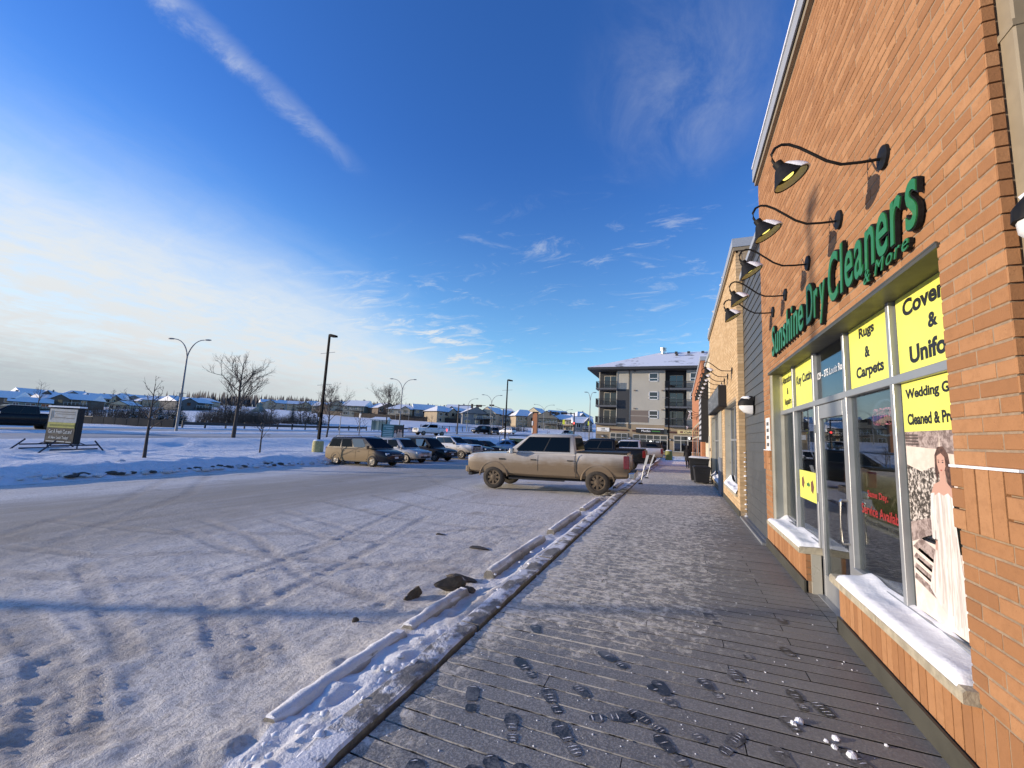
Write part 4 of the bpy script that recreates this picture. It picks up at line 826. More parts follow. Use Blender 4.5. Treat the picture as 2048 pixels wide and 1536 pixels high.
# ------------------------------------------------------------------ on the deck: bins, bent posts, person
BIN=M('black bin plastic',(.012,.012,.013),.5,bump=.1)
def bin_(label,loc,w,d,h,rot,lid):
    o=thing('garbage_bin',label,'garbage bin',loc,rot,group='garbage bins on the deck'); m_=MB(); r_=lambda k,z:[(-w/2*k,-d/2*k,z),(w/2*k,-d/2*k,z),(w/2*k,d/2*k,z),(-w/2*k,d/2*k,z)]
    m_.loft([r_(.80,.05),r_(.98,h-.10),r_(1.0,h-.09),r_(1.03,h-.03)]); bevel(m_.build('body',BIN,o),.02)
    m_=MB(); m_.loft([r_(1.05,h-.03),r_(1.07,h),r_(.85,h+.05)]); l_=bevel(m_.build('lid',BIN,o),.015)
    if lid: m_=MB(); m_.loft([r_(1.0,h+.004),r_(1.02,h+.045),r_(.8,h+.085)]); m_.build('snow',SNOW,l_,60)
    for s in(-1,1): m_=MB(); m_.lathe([(0,-.03),(.10,-.03),(.10,.03),(0,.03)],14,Matrix.Translation((s*w*.36,d*.36,.10))@Matrix.Rotation(R(90),4,'Y')); m_.build('wheel',BLK,o)
    m_=MB(); m_.tube([(-w*.4,d*.5,h-.08),(-w*.4,d*.62,h-.05),(w*.4,d*.62,h-.05),(w*.4,d*.5,h-.08)],.015,6); m_.build('handle',BIN,o)
    m_=MB(); m_.box(-w*.36,-d*.52,h-.25,w*.36,-d*.505,h-.20); m_.build('front_rib',BIN,o)
bin_('low black garbage bin in front, by the blue grey panel',(.88,19.95,z_deck(.9,20)),.66,.66,.70,.06,False)
bin_('taller black garbage bin with a snowy lid behind the low one',(.82,20.95,z_deck(.8,21)),.84,.72,1.04,-.05,True)
GALV=M('sunlit galvanised post',(.62,.62,.60),.4,.2)
for lab,x,y,z,top,mid,w in(('nearer bent sign post leaning right behind the muddy pickup',-1.51,18.1,z_deck(-1.5,18.1),(.27,.1,1.20),(.14,.05,.70),.05),('farther thin bent sign post leaning right, behind the first bent post',-1.49,21.15,z_deck(-1.5,21.1),(.34,.1,1.16),(.18,.05,.66),.035)):
    o=thing('bent_post',lab,'sign post',(x,y,z),group='bent sign posts at the deck edge'); m_=MB(); m_.tube([(0,0,0),tuple(.55*c for c in mid),mid,tuple(mid[i]+.12*(top[i]-mid[i]) for i in range(3))],w*.55,8); m_.build('post',GALV,o,40)
    m_=MB(); T0=Vector(mid); T1=Vector(top); n_=Vector((0,1,0)); e=Vector((1,0,0)); m_.add([T0-e*w,T0+e*w,T1+e*w,T1-e*w,T0-e*w+n_*.012,T0+e*w+n_*.012,T1+e*w+n_*.012,T1-e*w+n_*.012],[(0,1,2,3),(7,6,5,4),(0,4,5,1),(1,5,6,2),(2,6,7,3),(3,7,4,0)]); m_.build('sign_plate',GALV,o)
    m_=MB(); m_.lathe([(0,0),(.11,0),(.09,.035),(.04,.06),(0,.06)],14); m_.build('foot',BLK,o)
def skin_figure(name,verts,edges,mat,parent,sub=2):
    me=bpy.data.meshes.new(name); me.from_pydata([v[0] for v in verts],edges,[]); o=bpy.data.objects.new(name,me); COL.objects.link(o)
    sk=o.modifiers.new('s','SKIN'); me.skin_vertices[0].data[0].use_root=True
    for i,v in enumerate(verts): me.skin_vertices[0].data[i].radius=v[1]
    o.modifiers.new('u','SUBSURF').levels=sub; bpy.context.view_layer.update()
    m2=bpy.data.meshes.new_from_object(o.evaluated_get(bpy.context.evaluated_depsgraph_get())); bpy.data.objects.remove(o); m2.materials.clear(); m2.materials.append(mat); m2.polygons.foreach_set('use_smooth',[True]*len(m2.polygons)); return link(name,m2,parent)
pe=thing('person','person in a long dark coat walking away along the shop fronts','person',(.53,33.2,z_deck(.5,33.2)),R(10))
k=.97
bodyv=[((0,0,.86),(.15,.11)),((0,0,1.08),(.16,.115)),((0,0,1.30),(.17,.11)),((0,0,1.42),(.07,.06)),((0,.01,1.50),(.055,.055)),
 ((.08,0,.80),(.09,.09)),((.09,.10,.45),(.065,.065)),((.09,.02,.09),(.05,.05)),((.09,.14,.04),(.045,.035)),
 ((-.08,0,.80),(.09,.09)),((-.09,-.05,.45),(.065,.065)),((-.09,-.22,.12),(.05,.05)),((-.09,-.12,.04),(.045,.035)),
 ((.19,0,1.33),(.065,.065)),((.23,-.02,1.08),(.055,.055)),((.23,.06,.86),(.042,.042)),((-.19,0,1.33),(.065,.065)),((-.23,.0,1.08),(.055,.055)),((-.23,.10,.87),(.042,.042)),((0,.02,1.60),(.095,.105)),((0,.02,1.68),(.085,.095))]
COAT=M('dark coat',(.010,.010,.013),.9)
skin_figure('body',[((p[0]*k,p[1]*k,p[2]*k),r) for p,r in bodyv],[(0,1),(1,2),(2,3),(3,4),(4,19),(19,20),(0,5),(5,6),(6,7),(7,8),(0,9),(9,10),(10,11),(11,12),(2,13),(13,14),(14,15),(2,16),(16,17),(17,18)],COAT,pe)
m_=MB(); m_.lathe([(.19,.55),(.20,.62),(.175,.95),(.165,1.2)],16,Matrix.Scale(.8,4,(0,1,0))); m_.build('coat_skirt',COAT,pe,60)
m_=MB(); m_.lathe([(.108,1.50),(.125,1.58),(.12,1.66),(.06,1.72),(0,1.73)],14,Matrix.Translation((0,0,-.05))); m_.build('hood',COAT,pe,60)
for s in(-1,1):
    for q in range(5): m_=MB(); m_.tube([(s*.223,.06+.012*q,.84),(s*.223,.065+.014*q,.79),(s*.218,.075+.014*q,.765)],.009,5); m_.build('finger',BLK,pe)
# ------------------------------------------------------------------ apartment block
AY=62.8
apt=thing('apartment_building','four storey grey and brown apartment block with dark balconies and shops below','apartment building',(0,AY,0))
AG=M('greige stucco',(.42,.395,.33),.9,var=.05,vscale=.5); AT=M('taupe panel',(.185,.15,.125),.9); AB=M('brown stucco',(.30,.235,.155),.9,var=.08,vscale=.8); AD=M('charcoal panel',(.040,.043,.047),.8); AL=M('light reveal',(.48,.45,.38),.8); RAIL=M('balcony rail',(.018,.018,.02),.5); GRB=M('grey balcony slab',(.10,.105,.115),.7)
def P_(name,mat,*bx,par=None):
    m_=MB()
    for b in bx: m_.box(*b)
    return m_.build(name,mat,par or apt)
P_('ground_floor_wall',AB,(-11.85,0,-.5,14,12,4.05))
P_('wall',AG,(-8.75,0,4.05,-1.95,12,12.1)); P_('wall',AG,(.92,0,4.05,14,12,12.1))
P_('recess_wall',AD,(-11.75,1.6,4.05,-8.75,12,12.1)); P_('recess_wall',AD,(-1.95,1.6,4.05,.92,12,12.1))
P_('band',AL,(-8.75,-.06,4.06,-2.0,-.001,4.2),(.95,-.06,4.06,14,-.001,4.2))
P_('taupe_panel',AT,(-6.78,-.03,4.36,-4.24,-.001,6.12)); P_('panel_reveal',AL,(-6.78,-.045,5.28,-4.24,-.031,5.34)); P_('charcoal_panel',AD,(-8.74,-.04,4.3,-7.05,-.001,9.25))
P_('drain_pipe',AD,(-7.06,-.12,3.4,-6.96,-.05,12.1))
for z0,zt in((9.28,11.9),(6.65,9.28),(3.95,6.65)):
    P_('balcony_slab',GRB,(-11.9,-.55,z0-.12,-8.72,1.6,z0+.12)); P_('balcony_slab',GRB,(-2.0,-.55,z0-.12,1.9,1.6,z0+.12))
    P_('corner_post',AL,(-11.5,-.1,z0,-11.36,.04,zt)); P_('corner_post',AL,(-8.86,-.08,z0,-8.76,.0,zt))
    for xa,xb in((-11.9,-8.72),(-2.0,1.85)):
        m_=MB(); m_.box(xa,-.55,z0+1.05,xb,-.5,z0+1.12); m_.box(xa,-.55,z0+.18,xb,-.5,z0+.23)
        for x in np.arange(xa+.02,xb,.13): m_.box(x,-.54,z0+.2,x+.035,-.51,z0+1.08)
        for x in(xa,): 
            m_.box(x,-.55,z0+1.05,x+.05,1.6,z0+1.12)
            for y in np.arange(-.4,1.6,.13): m_.box(x+.01,y,z0+.2,x+.04,y+.035,z0+1.08)
        m_.build('balcony_rail',RAIL,apt)
    for xa,xb in((-10.92,-9.1),(-1.3,.42)):
        d_=P_('patio_door',AL,(xa-.07,1.53,z0+.12,xa,1.598,z0+2.2),(xb,1.53,z0+.12,xb+.07,1.598,z0+2.2),(xa-.07,1.53,z0+2.2,xb+.07,1.598,z0+2.28),((xa+xb)/2-.05,1.53,z0+.12,(xa+xb)/2+.05,1.598,z0+2.2))
        P_('pane',HGLASS if xa<-5 else FGLASS,(xa,1.56,z0+.12,(xa+xb)/2-.05,1.59,z0+2.2),((xa+xb)/2+.05,1.56,z0+.12,xb,1.59,z0+2.2),par=d_)
for z0,z1 in((10.42,11.7),(7.74,8.92),(4.98,6.15)):
    for xa,xb in((-4.2,-2.9),(1.35,2.65),(4.2,5.5)):
        f_=P_('window',WPL,(xa,-.05,z0,xb,.0,z0+.09),(xa,-.05,z1-.09,xb,.0,z1),(xa,-.05,z0,xa+.1,.0,z1),(xb-.1,-.05,z0,xb,.0,z1),(xa,-.05,z0+.42,xb,.0,z0+.50)); P_('pane',HGLASS,(xa+.1,-.03,z0+.5,xb-.1,-.004,z1-.09),par=f_); P_('lower_pane',FGLASS,(xa+.1,-.03,z0+.09,xb-.1,-.004,z0+.42),par=f_)
for x,z in((-6.2,9.0),(-6.2,6.3),(-2.3,9.0),(-2.3,6.2),(-6.2,11.9)): P_('vent_hood',AT,(x-.15,-.14,z,x+.15,-.001,z+.16))
m_=MB(); ev=[(-13.1,-1.3,12.15),(15,-1.3,12.15),(15,13.3,12.15),(-13.1,13.3,12.15)]; et=[(x,y,12.48) for x,y,z in ev]; m_.add(ev+et,[(0,1,2,3),(0,1,5,4),(1,2,6,5),(2,3,7,6),(3,0,4,7),(4,5,6,7)]); m_.build('fascia',AD,apt)
m_=MB(); m_.add([(-13.15,-1.35,12.49),(15.05,-1.35,12.49),(15.05,13.35,12.49),(-13.15,13.35,12.49),(-2.9,6,15.95),(9,6,15.95)],[(0,1,5,4),(1,2,5),(2,3,4,5),(3,0,4)]); rf=m_.build('roof',ROOFP,apt)
m_=MB(); m_.lathe([(.32,0),(.30,.45),(.52,.5),(.52,.62),(.30,.75),(.50,.85),(.50,1.0),(0,1.15)],14,Matrix.Translation((-2.4,5.2,15.55))); m_.build('roof_vent',BRUSH,rf,40)
for x,y in((-.5,5.1),(1.3,5.15),(3.3,5.2),(-.4,3.9)): P_('roof_vent',AD,(x-.2,y-.2,15.0 if y<4 else 15.3,x+.2,y+.2,15.3 if y<4 else 15.85),par=rf)
sgn=P_('wall_sign',WPL,(-11.7,-.08,2.82,-9.83,-.001,3.42)); text_obj('lettering','188',M('grey print',(.08,.08,.08),.6),sgn,(-10.75,-.086,3.2),(1,0,0),(0,0,1),w=.62,h=.24)
P_('print_line',M('grey print',(.08,.08,.08),.6),(-11.1,-.085,2.92,-10.2,-.081,2.98),par=sgn)
P_('brown_fascia',M('dark red brown board',(.07,.028,.018),.7),(-9.7,-.12,3.02,-7.15,-.002,3.24),(-6.5,-.12,2.98,-5.98,-.002,3.22),(-1.5,-.12,2.98,-.35,-.002,3.22))
sgn=P_('shop_sign',BLK,(-5.96,-.30,2.84,-2.12,-.002,3.42)); text_obj('lettering','Mucho',WHT,sgn,(-4.55,-.306,3.15),(1,0,0),(0,0,1),w=1.25,h=.30); P_('green_mark',M('green sign print',(.05,.20,.04),.6),(-3.75,-.306,3.05,-2.6,-.302,3.2),par=sgn); P_('snow',SNOW,(-5.9,-.36,3.42,-2.1,-.002,3.54),par=sgn)
sgn=P_('cafe_sign',CREAM,(-.31,-.2,2.92,3.2,-.002,3.42)); text_obj('lettering','Cafe',INK,sgn,(1.05,-.206,3.17),(1,0,0),(0,0,1),w=.95,h=.28,shear=.25); P_('cup_mark',M('brown print',(.16,.07,.045),.6),(.05,-.206,3.05,.42,-.202,3.3),par=sgn)
for (xa,xb,z0,z1,nx,dr_) in((-9.66,-7.2,.6,2.65,3,None),(-6.35,-1.65,.3,2.56,5,2),(-.77,1.95,.4,2.62,3,2)):
    xx=np.linspace(xa,xb,nx+1); m_=MB()
    for x in xx: m_.box(x-.05,-.10,z0,x+.05,-.002,z1)
    for z in(z0,z1-.62,z1): m_.box(xa-.05,-.11,z-.05,xb+.05,-.003,z+.05)
    sf=m_.build('storefront_frame',AL,apt)
    for i in range(nx):
        P_('pane',FGLASS,(xx[i]+.05,-.06,z0+.05,xx[i+1]-.05,-.01,z1-.67),par=sf); P_('pane',HGLASS if xa>-1 and i<2 else FGLASS,(xx[i]+.05,-.06,z1-.57,xx[i+1]-.05,-.01,z1-.05),par=sf)
P_('poster',M('framed poster',(.42,.42,.40),.6,var=.5,vscale=5),(-3.2,-.13,.9,-2.75,-.112,1.7)); P_('interior_lamp',M('shop lamp glow',(.9,.9,.85),.5,emit=(1,.95,.85),estr=1.5),(-4.05,-.10,1.60,-3.75,-.065,1.75)); P_('shop_lamp',M('shop lamp glow'),(1.15,-.12,2.2,1.35,-.07,2.5))
for x,z in((-10.8,2.15),(-6.85,2.03),(-1.35,2.07)):
    m_=MB(); m_.lathe([(0,-.14),(.30,-.13),(.30,.02),(.2,.13),(0,.16)],14,Matrix.Translation((x,-.1,z))@Matrix.Scale(.6,4,(0,1,0))); l_=m_.build('wall_lamp',AT,apt,50); P_('lens',WHT,(x-.16,-.32,z-.12,x+.16,-.24,z-.02),par=l_)
# ------------------------------------------------------------------ vehicles
def paint(name,col,dirt=(.27,.20,.12),h0=.75,amt=1.0,metal=0.0,coat=.35,spec=.5,xmax=None):
    """paint with winter road dirt thick on the lower body; heights are the car's own"""
    if name in MC: return MC[name]
    m,t,p=custom(name); pos=t.n('ShaderNodeTexCoord').outputs['Object']; x,y,z=t.sep(pos)
    n=t.noise(pos,2.2,6,.6); n2=t.noise(t.mapping(pos,scale=(.5,1,3)),5,4,.6)
    f=t.ss(t.math('ADD',t.math('SUBTRACT',h0,z),t.math('ADD',t.math('MULTIPLY',t.math('SUBTRACT',n,.5),.34),t.math('MULTIPLY',t.math('SUBTRACT',n2,.5),.22))),-.26,.26)
    f=t.math('MULTIPLY',f,amt)
    if xmax is not None: f=t.math('MULTIPLY',f,t.ss(t.math('ADD',x,t.math('MULTIPLY',n,.4)),xmax+.5,xmax))
    t.set(p.inputs['Base Color'],t.mix(f,col,t.mix(n2,dirt,tuple(c*.8 for c in dirt)))); t.set(p.inputs['Roughness'],t.math('ADD',.26,t.math('MULTIPLY',f,.45)))
    p.inputs['Metallic'].default_value=metal; t.set(p.inputs['Coat Weight'],t.math('SUBTRACT',coat,t.math('MULTIPLY',f,coat))); p.inputs['Specular IOR Level'].default_value=spec; t.set(p.inputs['Coat Roughness'],.1); return m
TYRE=M('dirty tyre',(.045,.038,.030),.9,var=.35,vscale=6); RIMD=M('dirty steel rim',(.12,.088,.055),.6,.3,var=.3,vscale=14); RIMA=M('alloy rim',(.20,.185,.16),.5,.3,var=.2,vscale=10); TYRB=M('black tyre',(.018,.017,.016),.9)
LAMPW=M('headlight glass',(.62,.64,.66),.12,coat=1); LAMPR=M('red tail light',(.13,.008,.008),.18,coat=1); CHR=M('chrome trim',(.55,.55,.54),.22,.9); PLASTIC=M('black plastic trim',(.018,.018,.018),.6); PLATE=M('licence plate',(.6,.6,.58),.5)
def ring(x,zb,zt,hw,tw=.84,crown=.03):
    h=zt-zb; half=[(0,zb),(hw*.86,zb),(hw*.97,zb+.10*h),(hw,zb+.30*h),(hw*.995,zb+.62*h),(hw*.965,zb+.86*h),(hw*.90,zt-.012),(hw*tw*.9,zt+crown*.5),(0,zt+crown)]
    return [(x,y,z) for y,z in half]+[(x,-y,z) for y,z in half[-2:0:-1]]
def interp(st,x):
    for a,b in zip(st[:-1],st[1:]):
        if a[0]<=x<=b[0]:
            k=(x-a[0])/(b[0]-a[0]); return [a[i]+(b[i]-a[i])*k for i in range(len(a))]
    return list(st[0] if x<st[0][0] else st[-1])
def side_pt(st,x,v,s,off):
    _,zb,zt,hw=interp(st,x)[:4]; h=zt-zb
    prof=[(.0,.86),(.10,.97),(.30,1.0),(.62,.995),(.86,.965),(1.0,.90)]
    for (a,ka),(b,kb) in zip(prof[:-1],prof[1:]):
        if a<=v<=b: kk=ka+(kb-ka)*(v-a)/(b-a); break
    return (x,s*(hw*kk+off),zb+v*h)
def wheel(par,x,y,r,w,rim,tyre,spokes,sgn):
    M_=Matrix.Translation((x,y,r))@Matrix.Rotation(R(90)*-sgn,4,'X')
    m=MB(); m.lathe([(r*.60,-w*.5),(r*.86,-w*.5),(r*.97,-w*.40),(r,-w*.22),(r,w*.22),(r*.97,w*.40),(r*.88,w*.5),(r*.66,w*.5),(r*.62,w*.36)],28,M_); o=m.build('wheel',tyre,par,50)
    m=MB(); m.lathe([(r*.66,w*.40),(r*.63,w*.46),(r*.56,w*.44),(r*.54,w*.30)],28,M_); m.lathe([(r*.22,w*.43),(r*.15,w*.47),(0,w*.47)],16,M_)
    for i in range(spokes):
        a=2*math.pi*i/spokes; c,s_=math.cos(a),math.sin(a); hw=r*(.10 if spokes>6 else .09)
        vs=[]
        for rr,z in((r*.16,w*.43),(r*.57,w*.41)):
            for q in(-hw,hw): vs.append(M_@Vector((c*rr-s_*q,s_*rr+c*q,z)))
        vs+= [M_@(M_.inverted()@v_-Vector((0,0,w*.12))) for v_ in vs[:4]]
        m.add(vs,[(0,1,3,2),(0,2,6,4),(1,5,7,3),(0,4,5,1),(2,3,7,6)])
    m.build('rim',rim,o,30)
    m=MB(); m.lathe([(r*.60,w*.20),(0,w*.20)],24,M_); m.build('brake_disc',PLASTIC,o)
def car(name,label,cat,loc,rotz,st,wb,wr,pm,gh,wins,rim=RIMA,tyre=TYRE,spokes=5,doors=(),arch=None,group=None,front=None,rear=None,front_x=None,wheel_w=.24,extra=None,pitch=0.0,trim=None,mirror=None,track=None,roofrail=False,glass=None):
    """st: stations (x,z_bottom,z_top,half_width); gh: greenhouse (xr0,xf0,zb,xr1,xf1,zr,wb,wt)"""
    o=thing(name,label,cat,loc,(0,pitch,rotz),group); hwm=max(s[3] for s in st); arch=arch or wr*1.17
    m=MB(); m.loft([ring(*s) for s in st]); me=m.mesh('body',[pm,BLK],32); b=link('body',me,o)
    track=track or hwm
    cm=MB(); cm.cur=1
    for x in(-wb/2,wb/2):
        for s in(-1,1): cm.lathe([(0,-.24),(arch,-.24),(arch,.24),(0,.24)],28,Matrix.Translation((x,s*(hwm-.12),wr+.02))@Matrix.Rotation(R(90),4,'X'))
    cme=cm.mesh('cut',[pm,BLK]); co=link('cut',cme); bo=b.modifiers.new('b','BOOLEAN'); bo.object=co; bo.operation='DIFFERENCE'; bo.solver='EXACT'
    bpy.context.view_layer.update(); nm=bpy.data.meshes.new_from_object(b.evaluated_get(bpy.context.evaluated_depsgraph_get())); b.modifiers.clear(); b.data=nm; nm.set_sharp_from_angle(angle=R(32)); nm.name='body'; bpy.data.objects.remove(co)
    for x in(-wb/2,wb/2):         # flared arch lips
        for s in(-1,1):
            m=MB(); rings=[]
            for a in np.linspace(R(4),R(176),17):
                cx,cz=x+math.cos(a)*arch,wr+.02+math.sin(a)*arch; e=.03
                yy=interp(st,min(max(cx,st[0][0]),st[-1][0]))[3]
                rings.append([(cx,s*(yy-.06),cz),(cx,s*(yy+.010),cz),(x+math.cos(a)*(arch+e),s*(yy+.007),wr+.02+math.sin(a)*(arch+e)),(x+math.cos(a)*(arch+e+.02),s*(yy-.03),wr+.02+math.sin(a)*(arch+e+.02))])
            m.loft(rings); m.build('wheel_arch',trim or pm,b,40)
            wheel(o,x,s*(track-wheel_w*.52),wr,wheel_w,rim,tyre,spokes,s)
    xr0,xf0,zb,xr1,xf1,zr,w0,w1=gh
    def gp(s,t,side,off=0.0): return (xr0+(xf0-xr0)*s+((xr1+(xf1-xr1)*s)-(xr0+(xf0-xr0)*s))*t,side*(w0+(w1-w0)*t+off),zb+(zr-zb)*t)
    m=MB(); rings=[]
    for t_,k,dz in((0,1,0),(.9,1,0),(1.0,.955,.0),(1.0,.80,.035),(1.0,.35,.055)):
        xa=xr0+(xr1-xr0)*t_; xb=xf0+(xf1-xf0)*t_; w=w0+(w1-w0)*t_; c_=(xa+xb)/2; xa=c_+(xa-c_)*(.5+.5*k if k<1 else 1); xb=c_+(xb-c_)*(.5+.5*k if k<1 else 1); w*=k; z=zb+(zr-zb)*t_+dz; q=.07
        rings.append([(xa,-w+q,z),(xa+q,-w,z),(xb-q,-w,z),(xb,-w+q,z),(xb,w-q,z),(xb-q,w,z),(xa+q,w,z),(xa,w-q,z)])
    m.loft(rings); m.build('cab',pm,o,38)
    gl=glass or CGLASS
    for s in(-1,1):
        if cat=='pickup truck':
            m=MB(); pts=[gp(u_,v_,s,.003) for u_,v_ in((.085,.09),(.84,.09),(.905,.20),(.945,.885),(.085,.885))]; m.poly(pts if s<0 else pts[::-1]); m.build('window_surround',PLASTIC,o)
        for poly in wins:
            m=MB(); pts=[gp(u_,v_,s,.006) for u_,v_ in poly]; m.poly(pts if s<0 else pts[::-1]); m.build('side_window',gl,o)
    for nm_,a0,a1,sg in(('windscreen',xf0,xf1,1),('rear_window',xr0,xr1,-1)):
        lo,hi=(.10,.90) if sg>0 else (.22,.86)
        m=MB(); pts=[]
        for t_,k in((lo,.93),(hi,.88)):
            for s in(-1,1): pts.append((a0+(a1-a0)*t_+sg*.008,s*(w0+(w1-w0)*t_)*k,zb+(zr-zb)*t_+.004))
        m.add(pts,[(0,1,3,2)]); m.build(nm_,gl,o)
    for x0,x1,v0,v1,hz in doors:
        for s in(-1,1):
            m=MB(); xs_=np.linspace(x0+.008,x1-.008,5); vv=[v0,.30,.62,.86,v1]; vv=[v for v in vv if v0<=v<=v1]
            P=[[side_pt(st,x,v,s,.009) for x in xs_] for v in vv]; Q=[[side_pt(st,x,v,s,-.01) for x in xs_] for v in vv]
            n=5; k=len(vv); m.add([p for r_ in P for p in r_]+[p for r_ in Q for p in r_],[(i*n+j,i*n+j+1,(i+1)*n+j+1,(i+1)*n+j) for i in range(k-1) for j in range(n-1)]+[(j,j+1,k*n+j+1,k*n+j) for j in range(n-1)]+[((k-1)*n+j,(k-1)*n+j+1,(2*k-1)*n+j+1,(2*k-1)*n+j) for j in range(n-1)]+[(i*n,(i+1)*n,(k+i+1)*n,(k+i)*n) for i in range(k-1)]+[(i*n+n-1,(i+1)*n+n-1,(k+i+1)*n+n-1,(k+i)*n+n-1) for i in range(k-1)])
            d_=m.build('door',pm,o,40)
            hx=x0+.16; p=side_pt(st,hx,hz,s,.02); m=MB(); m.cbox((hx,p[1],p[2]),(.19,.035,.032)); m.build('handle',PLASTIC if trim is None else pm,d_)
            m=MB(); q0=side_pt(st,x0,.12,s,.0105); 
    if mirror:
        for s in(-1,1): m=MB(); m.cbox((mirror[0],s*(w0+.16),mirror[1]),(.13,.20,.20)); m.cbox((mirror[0],s*(w0+.04),mirror[1]-.05),(.06,.14,.05)); bevel(m.build('mirror',mirror[2],o),.03)
    if roofrail:
        for s in(-1,1): m=MB(); m.tube([(xr1+.2,s*(w1-.08),zr+.03),(xr1+.25,s*(w1-.08),zr+.09),(xf1-.45,s*(w1-.08),zr+.09),(xf1-.35,s*(w1-.08),zr+.03)],.018,5); m.build('roof_rail',PLASTIC,o)
    def B(nm_,mat,c,sz,bv=.02,par=None): m=MB(); m.cbox(c,sz); return bevel(m.build(nm_,mat,par or o),bv)
    if extra: extra(o,B,st)
    return o
def pickup(label,loc,rotz,pm,group,rim=RIMD,spokes=8,pitch=0.0,grille=BLK,cover=True,cap=None,bumper=None,hdl=LAMPW,name='pickup_truck',sc=1.0,tail=LAMPR,tyre=TYRE):
    wb,wr=3.70,.405
    st=[(-2.86,.70,1.20,.93),(-2.80,.56,1.335,.965),(-2.2,.52,1.345,.985),(-1.5,.50,1.345,.985),(-1.16,.48,1.345,.985),(-1.13,.48,1.31,.985),(.3,.48,1.30,.985),(1.30,.50,1.285,.985),(1.42,.50,1.28,.985),(1.9,.52,1.265,.985),(2.5,.55,1.245,.975),(2.80,.58,1.205,.955),(2.87,.66,1.16,.935)]
    gh=(-1.15,1.42,1.295,-1.05,.55,1.94,.90,.77)
    wins=[[(.10,.12),(.455,.12),(.475,.86),(.10,.86)],[(.475,.12),(.82,.12),(.885,.20),(.93,.86),(.495,.86)]]
    def ex(o,B,st):
        B('tailgate',pm,(-2.845,0,1.02),(.05,1.62,.56)); tb=B('rear_bumper',bumper or CHR,(-2.95,0,.66),(.22,1.86,.21),.04); B('step_pad',PLASTIC,(-2.96,0,.772),(.20,1.2,.02),.005,tb); B('plate',PLATE,(-3.062,0,.66),(.01,.32,.16),.002,tb)
        for s in(-1,1): 
            B('tail_light',tail,(-2.79,s*.925,1.08),(.19,.12,.42),.02); B('headlight',hdl,(2.755,s*.80,1.03),(.26,.26,.27),.04)
        B('grille',grille,(2.86,0,.97),(.09,1.22,.42),.03); 
        for z in(.85,.94,1.03): B('grille_bar',CHR if grille is not CHR else BLK,(2.90,0,z),(.02,1.1,.035),.006)
        B('front_bumper',bumper or pm,(2.88,0,.66),(.22,1.88,.24),.06); B('air_dam',PLASTIC,(2.82,0,.49),(.18,1.7,.12),.03)
        for s in(-1,1): B('fog_light',BLK,(2.985,s*.72,.66),(.03,.22,.12),.01)
        if cover: B('tonneau_cover',PLASTIC,(-1.98,0,1.378),(1.66,1.80,.05),.015)
        for s in(-1,1): B('running_board',PLASTIC,(.25,s*.93,.40),(2.0,.12,.05),.02); B('bed_gap',BLK,(-1.145,s*.9905,.92),(.022,.012,.80),.002); B('fender_badge',PLASTIC,(1.52,s*.983,1.06),(.24,.012,.05),.003)
        m=MB(); m.cbox((0,0,.46),(4.6,1.3,.16)); m.build('chassis',BLK,o)
        if cap:
            m=MB(); m.loft([[(-2.80,-.9,1.345),(-1.18,-.9,1.345),(-1.18,.9,1.345),(-2.80,.9,1.345)],[(-2.66,-.78,1.80),(-1.18,-.78,1.86),(-1.18,.78,1.86),(-2.66,.78,1.80)]]); c_=bevel(m.build('bed_topper',cap,o),.05)
            for s in(-1,1): m=MB(); m.add([(-2.55,s*.875,1.44),(-1.3,s*.875,1.44),(-1.3,s*.80,1.76),(-2.48,s*.80,1.72)],[(0,1,2,3)]); m.build('topper_window',CGLASS,c_)
    o=car(name,label,'pickup truck',loc,rotz,st,wb,wr,pm,gh,wins,rim,tyre,spokes,[(-1.10,.17,.06,.93,.72),(.19,1.36,.06,.93,.72)],arch=.52,group=group,extra=ex,pitch=pitch,mirror=(1.12,1.36,CHR if grille is CHR else PLASTIC),wheel_w=.28,track=1.0)
    o.scale=(sc,)*3; return o
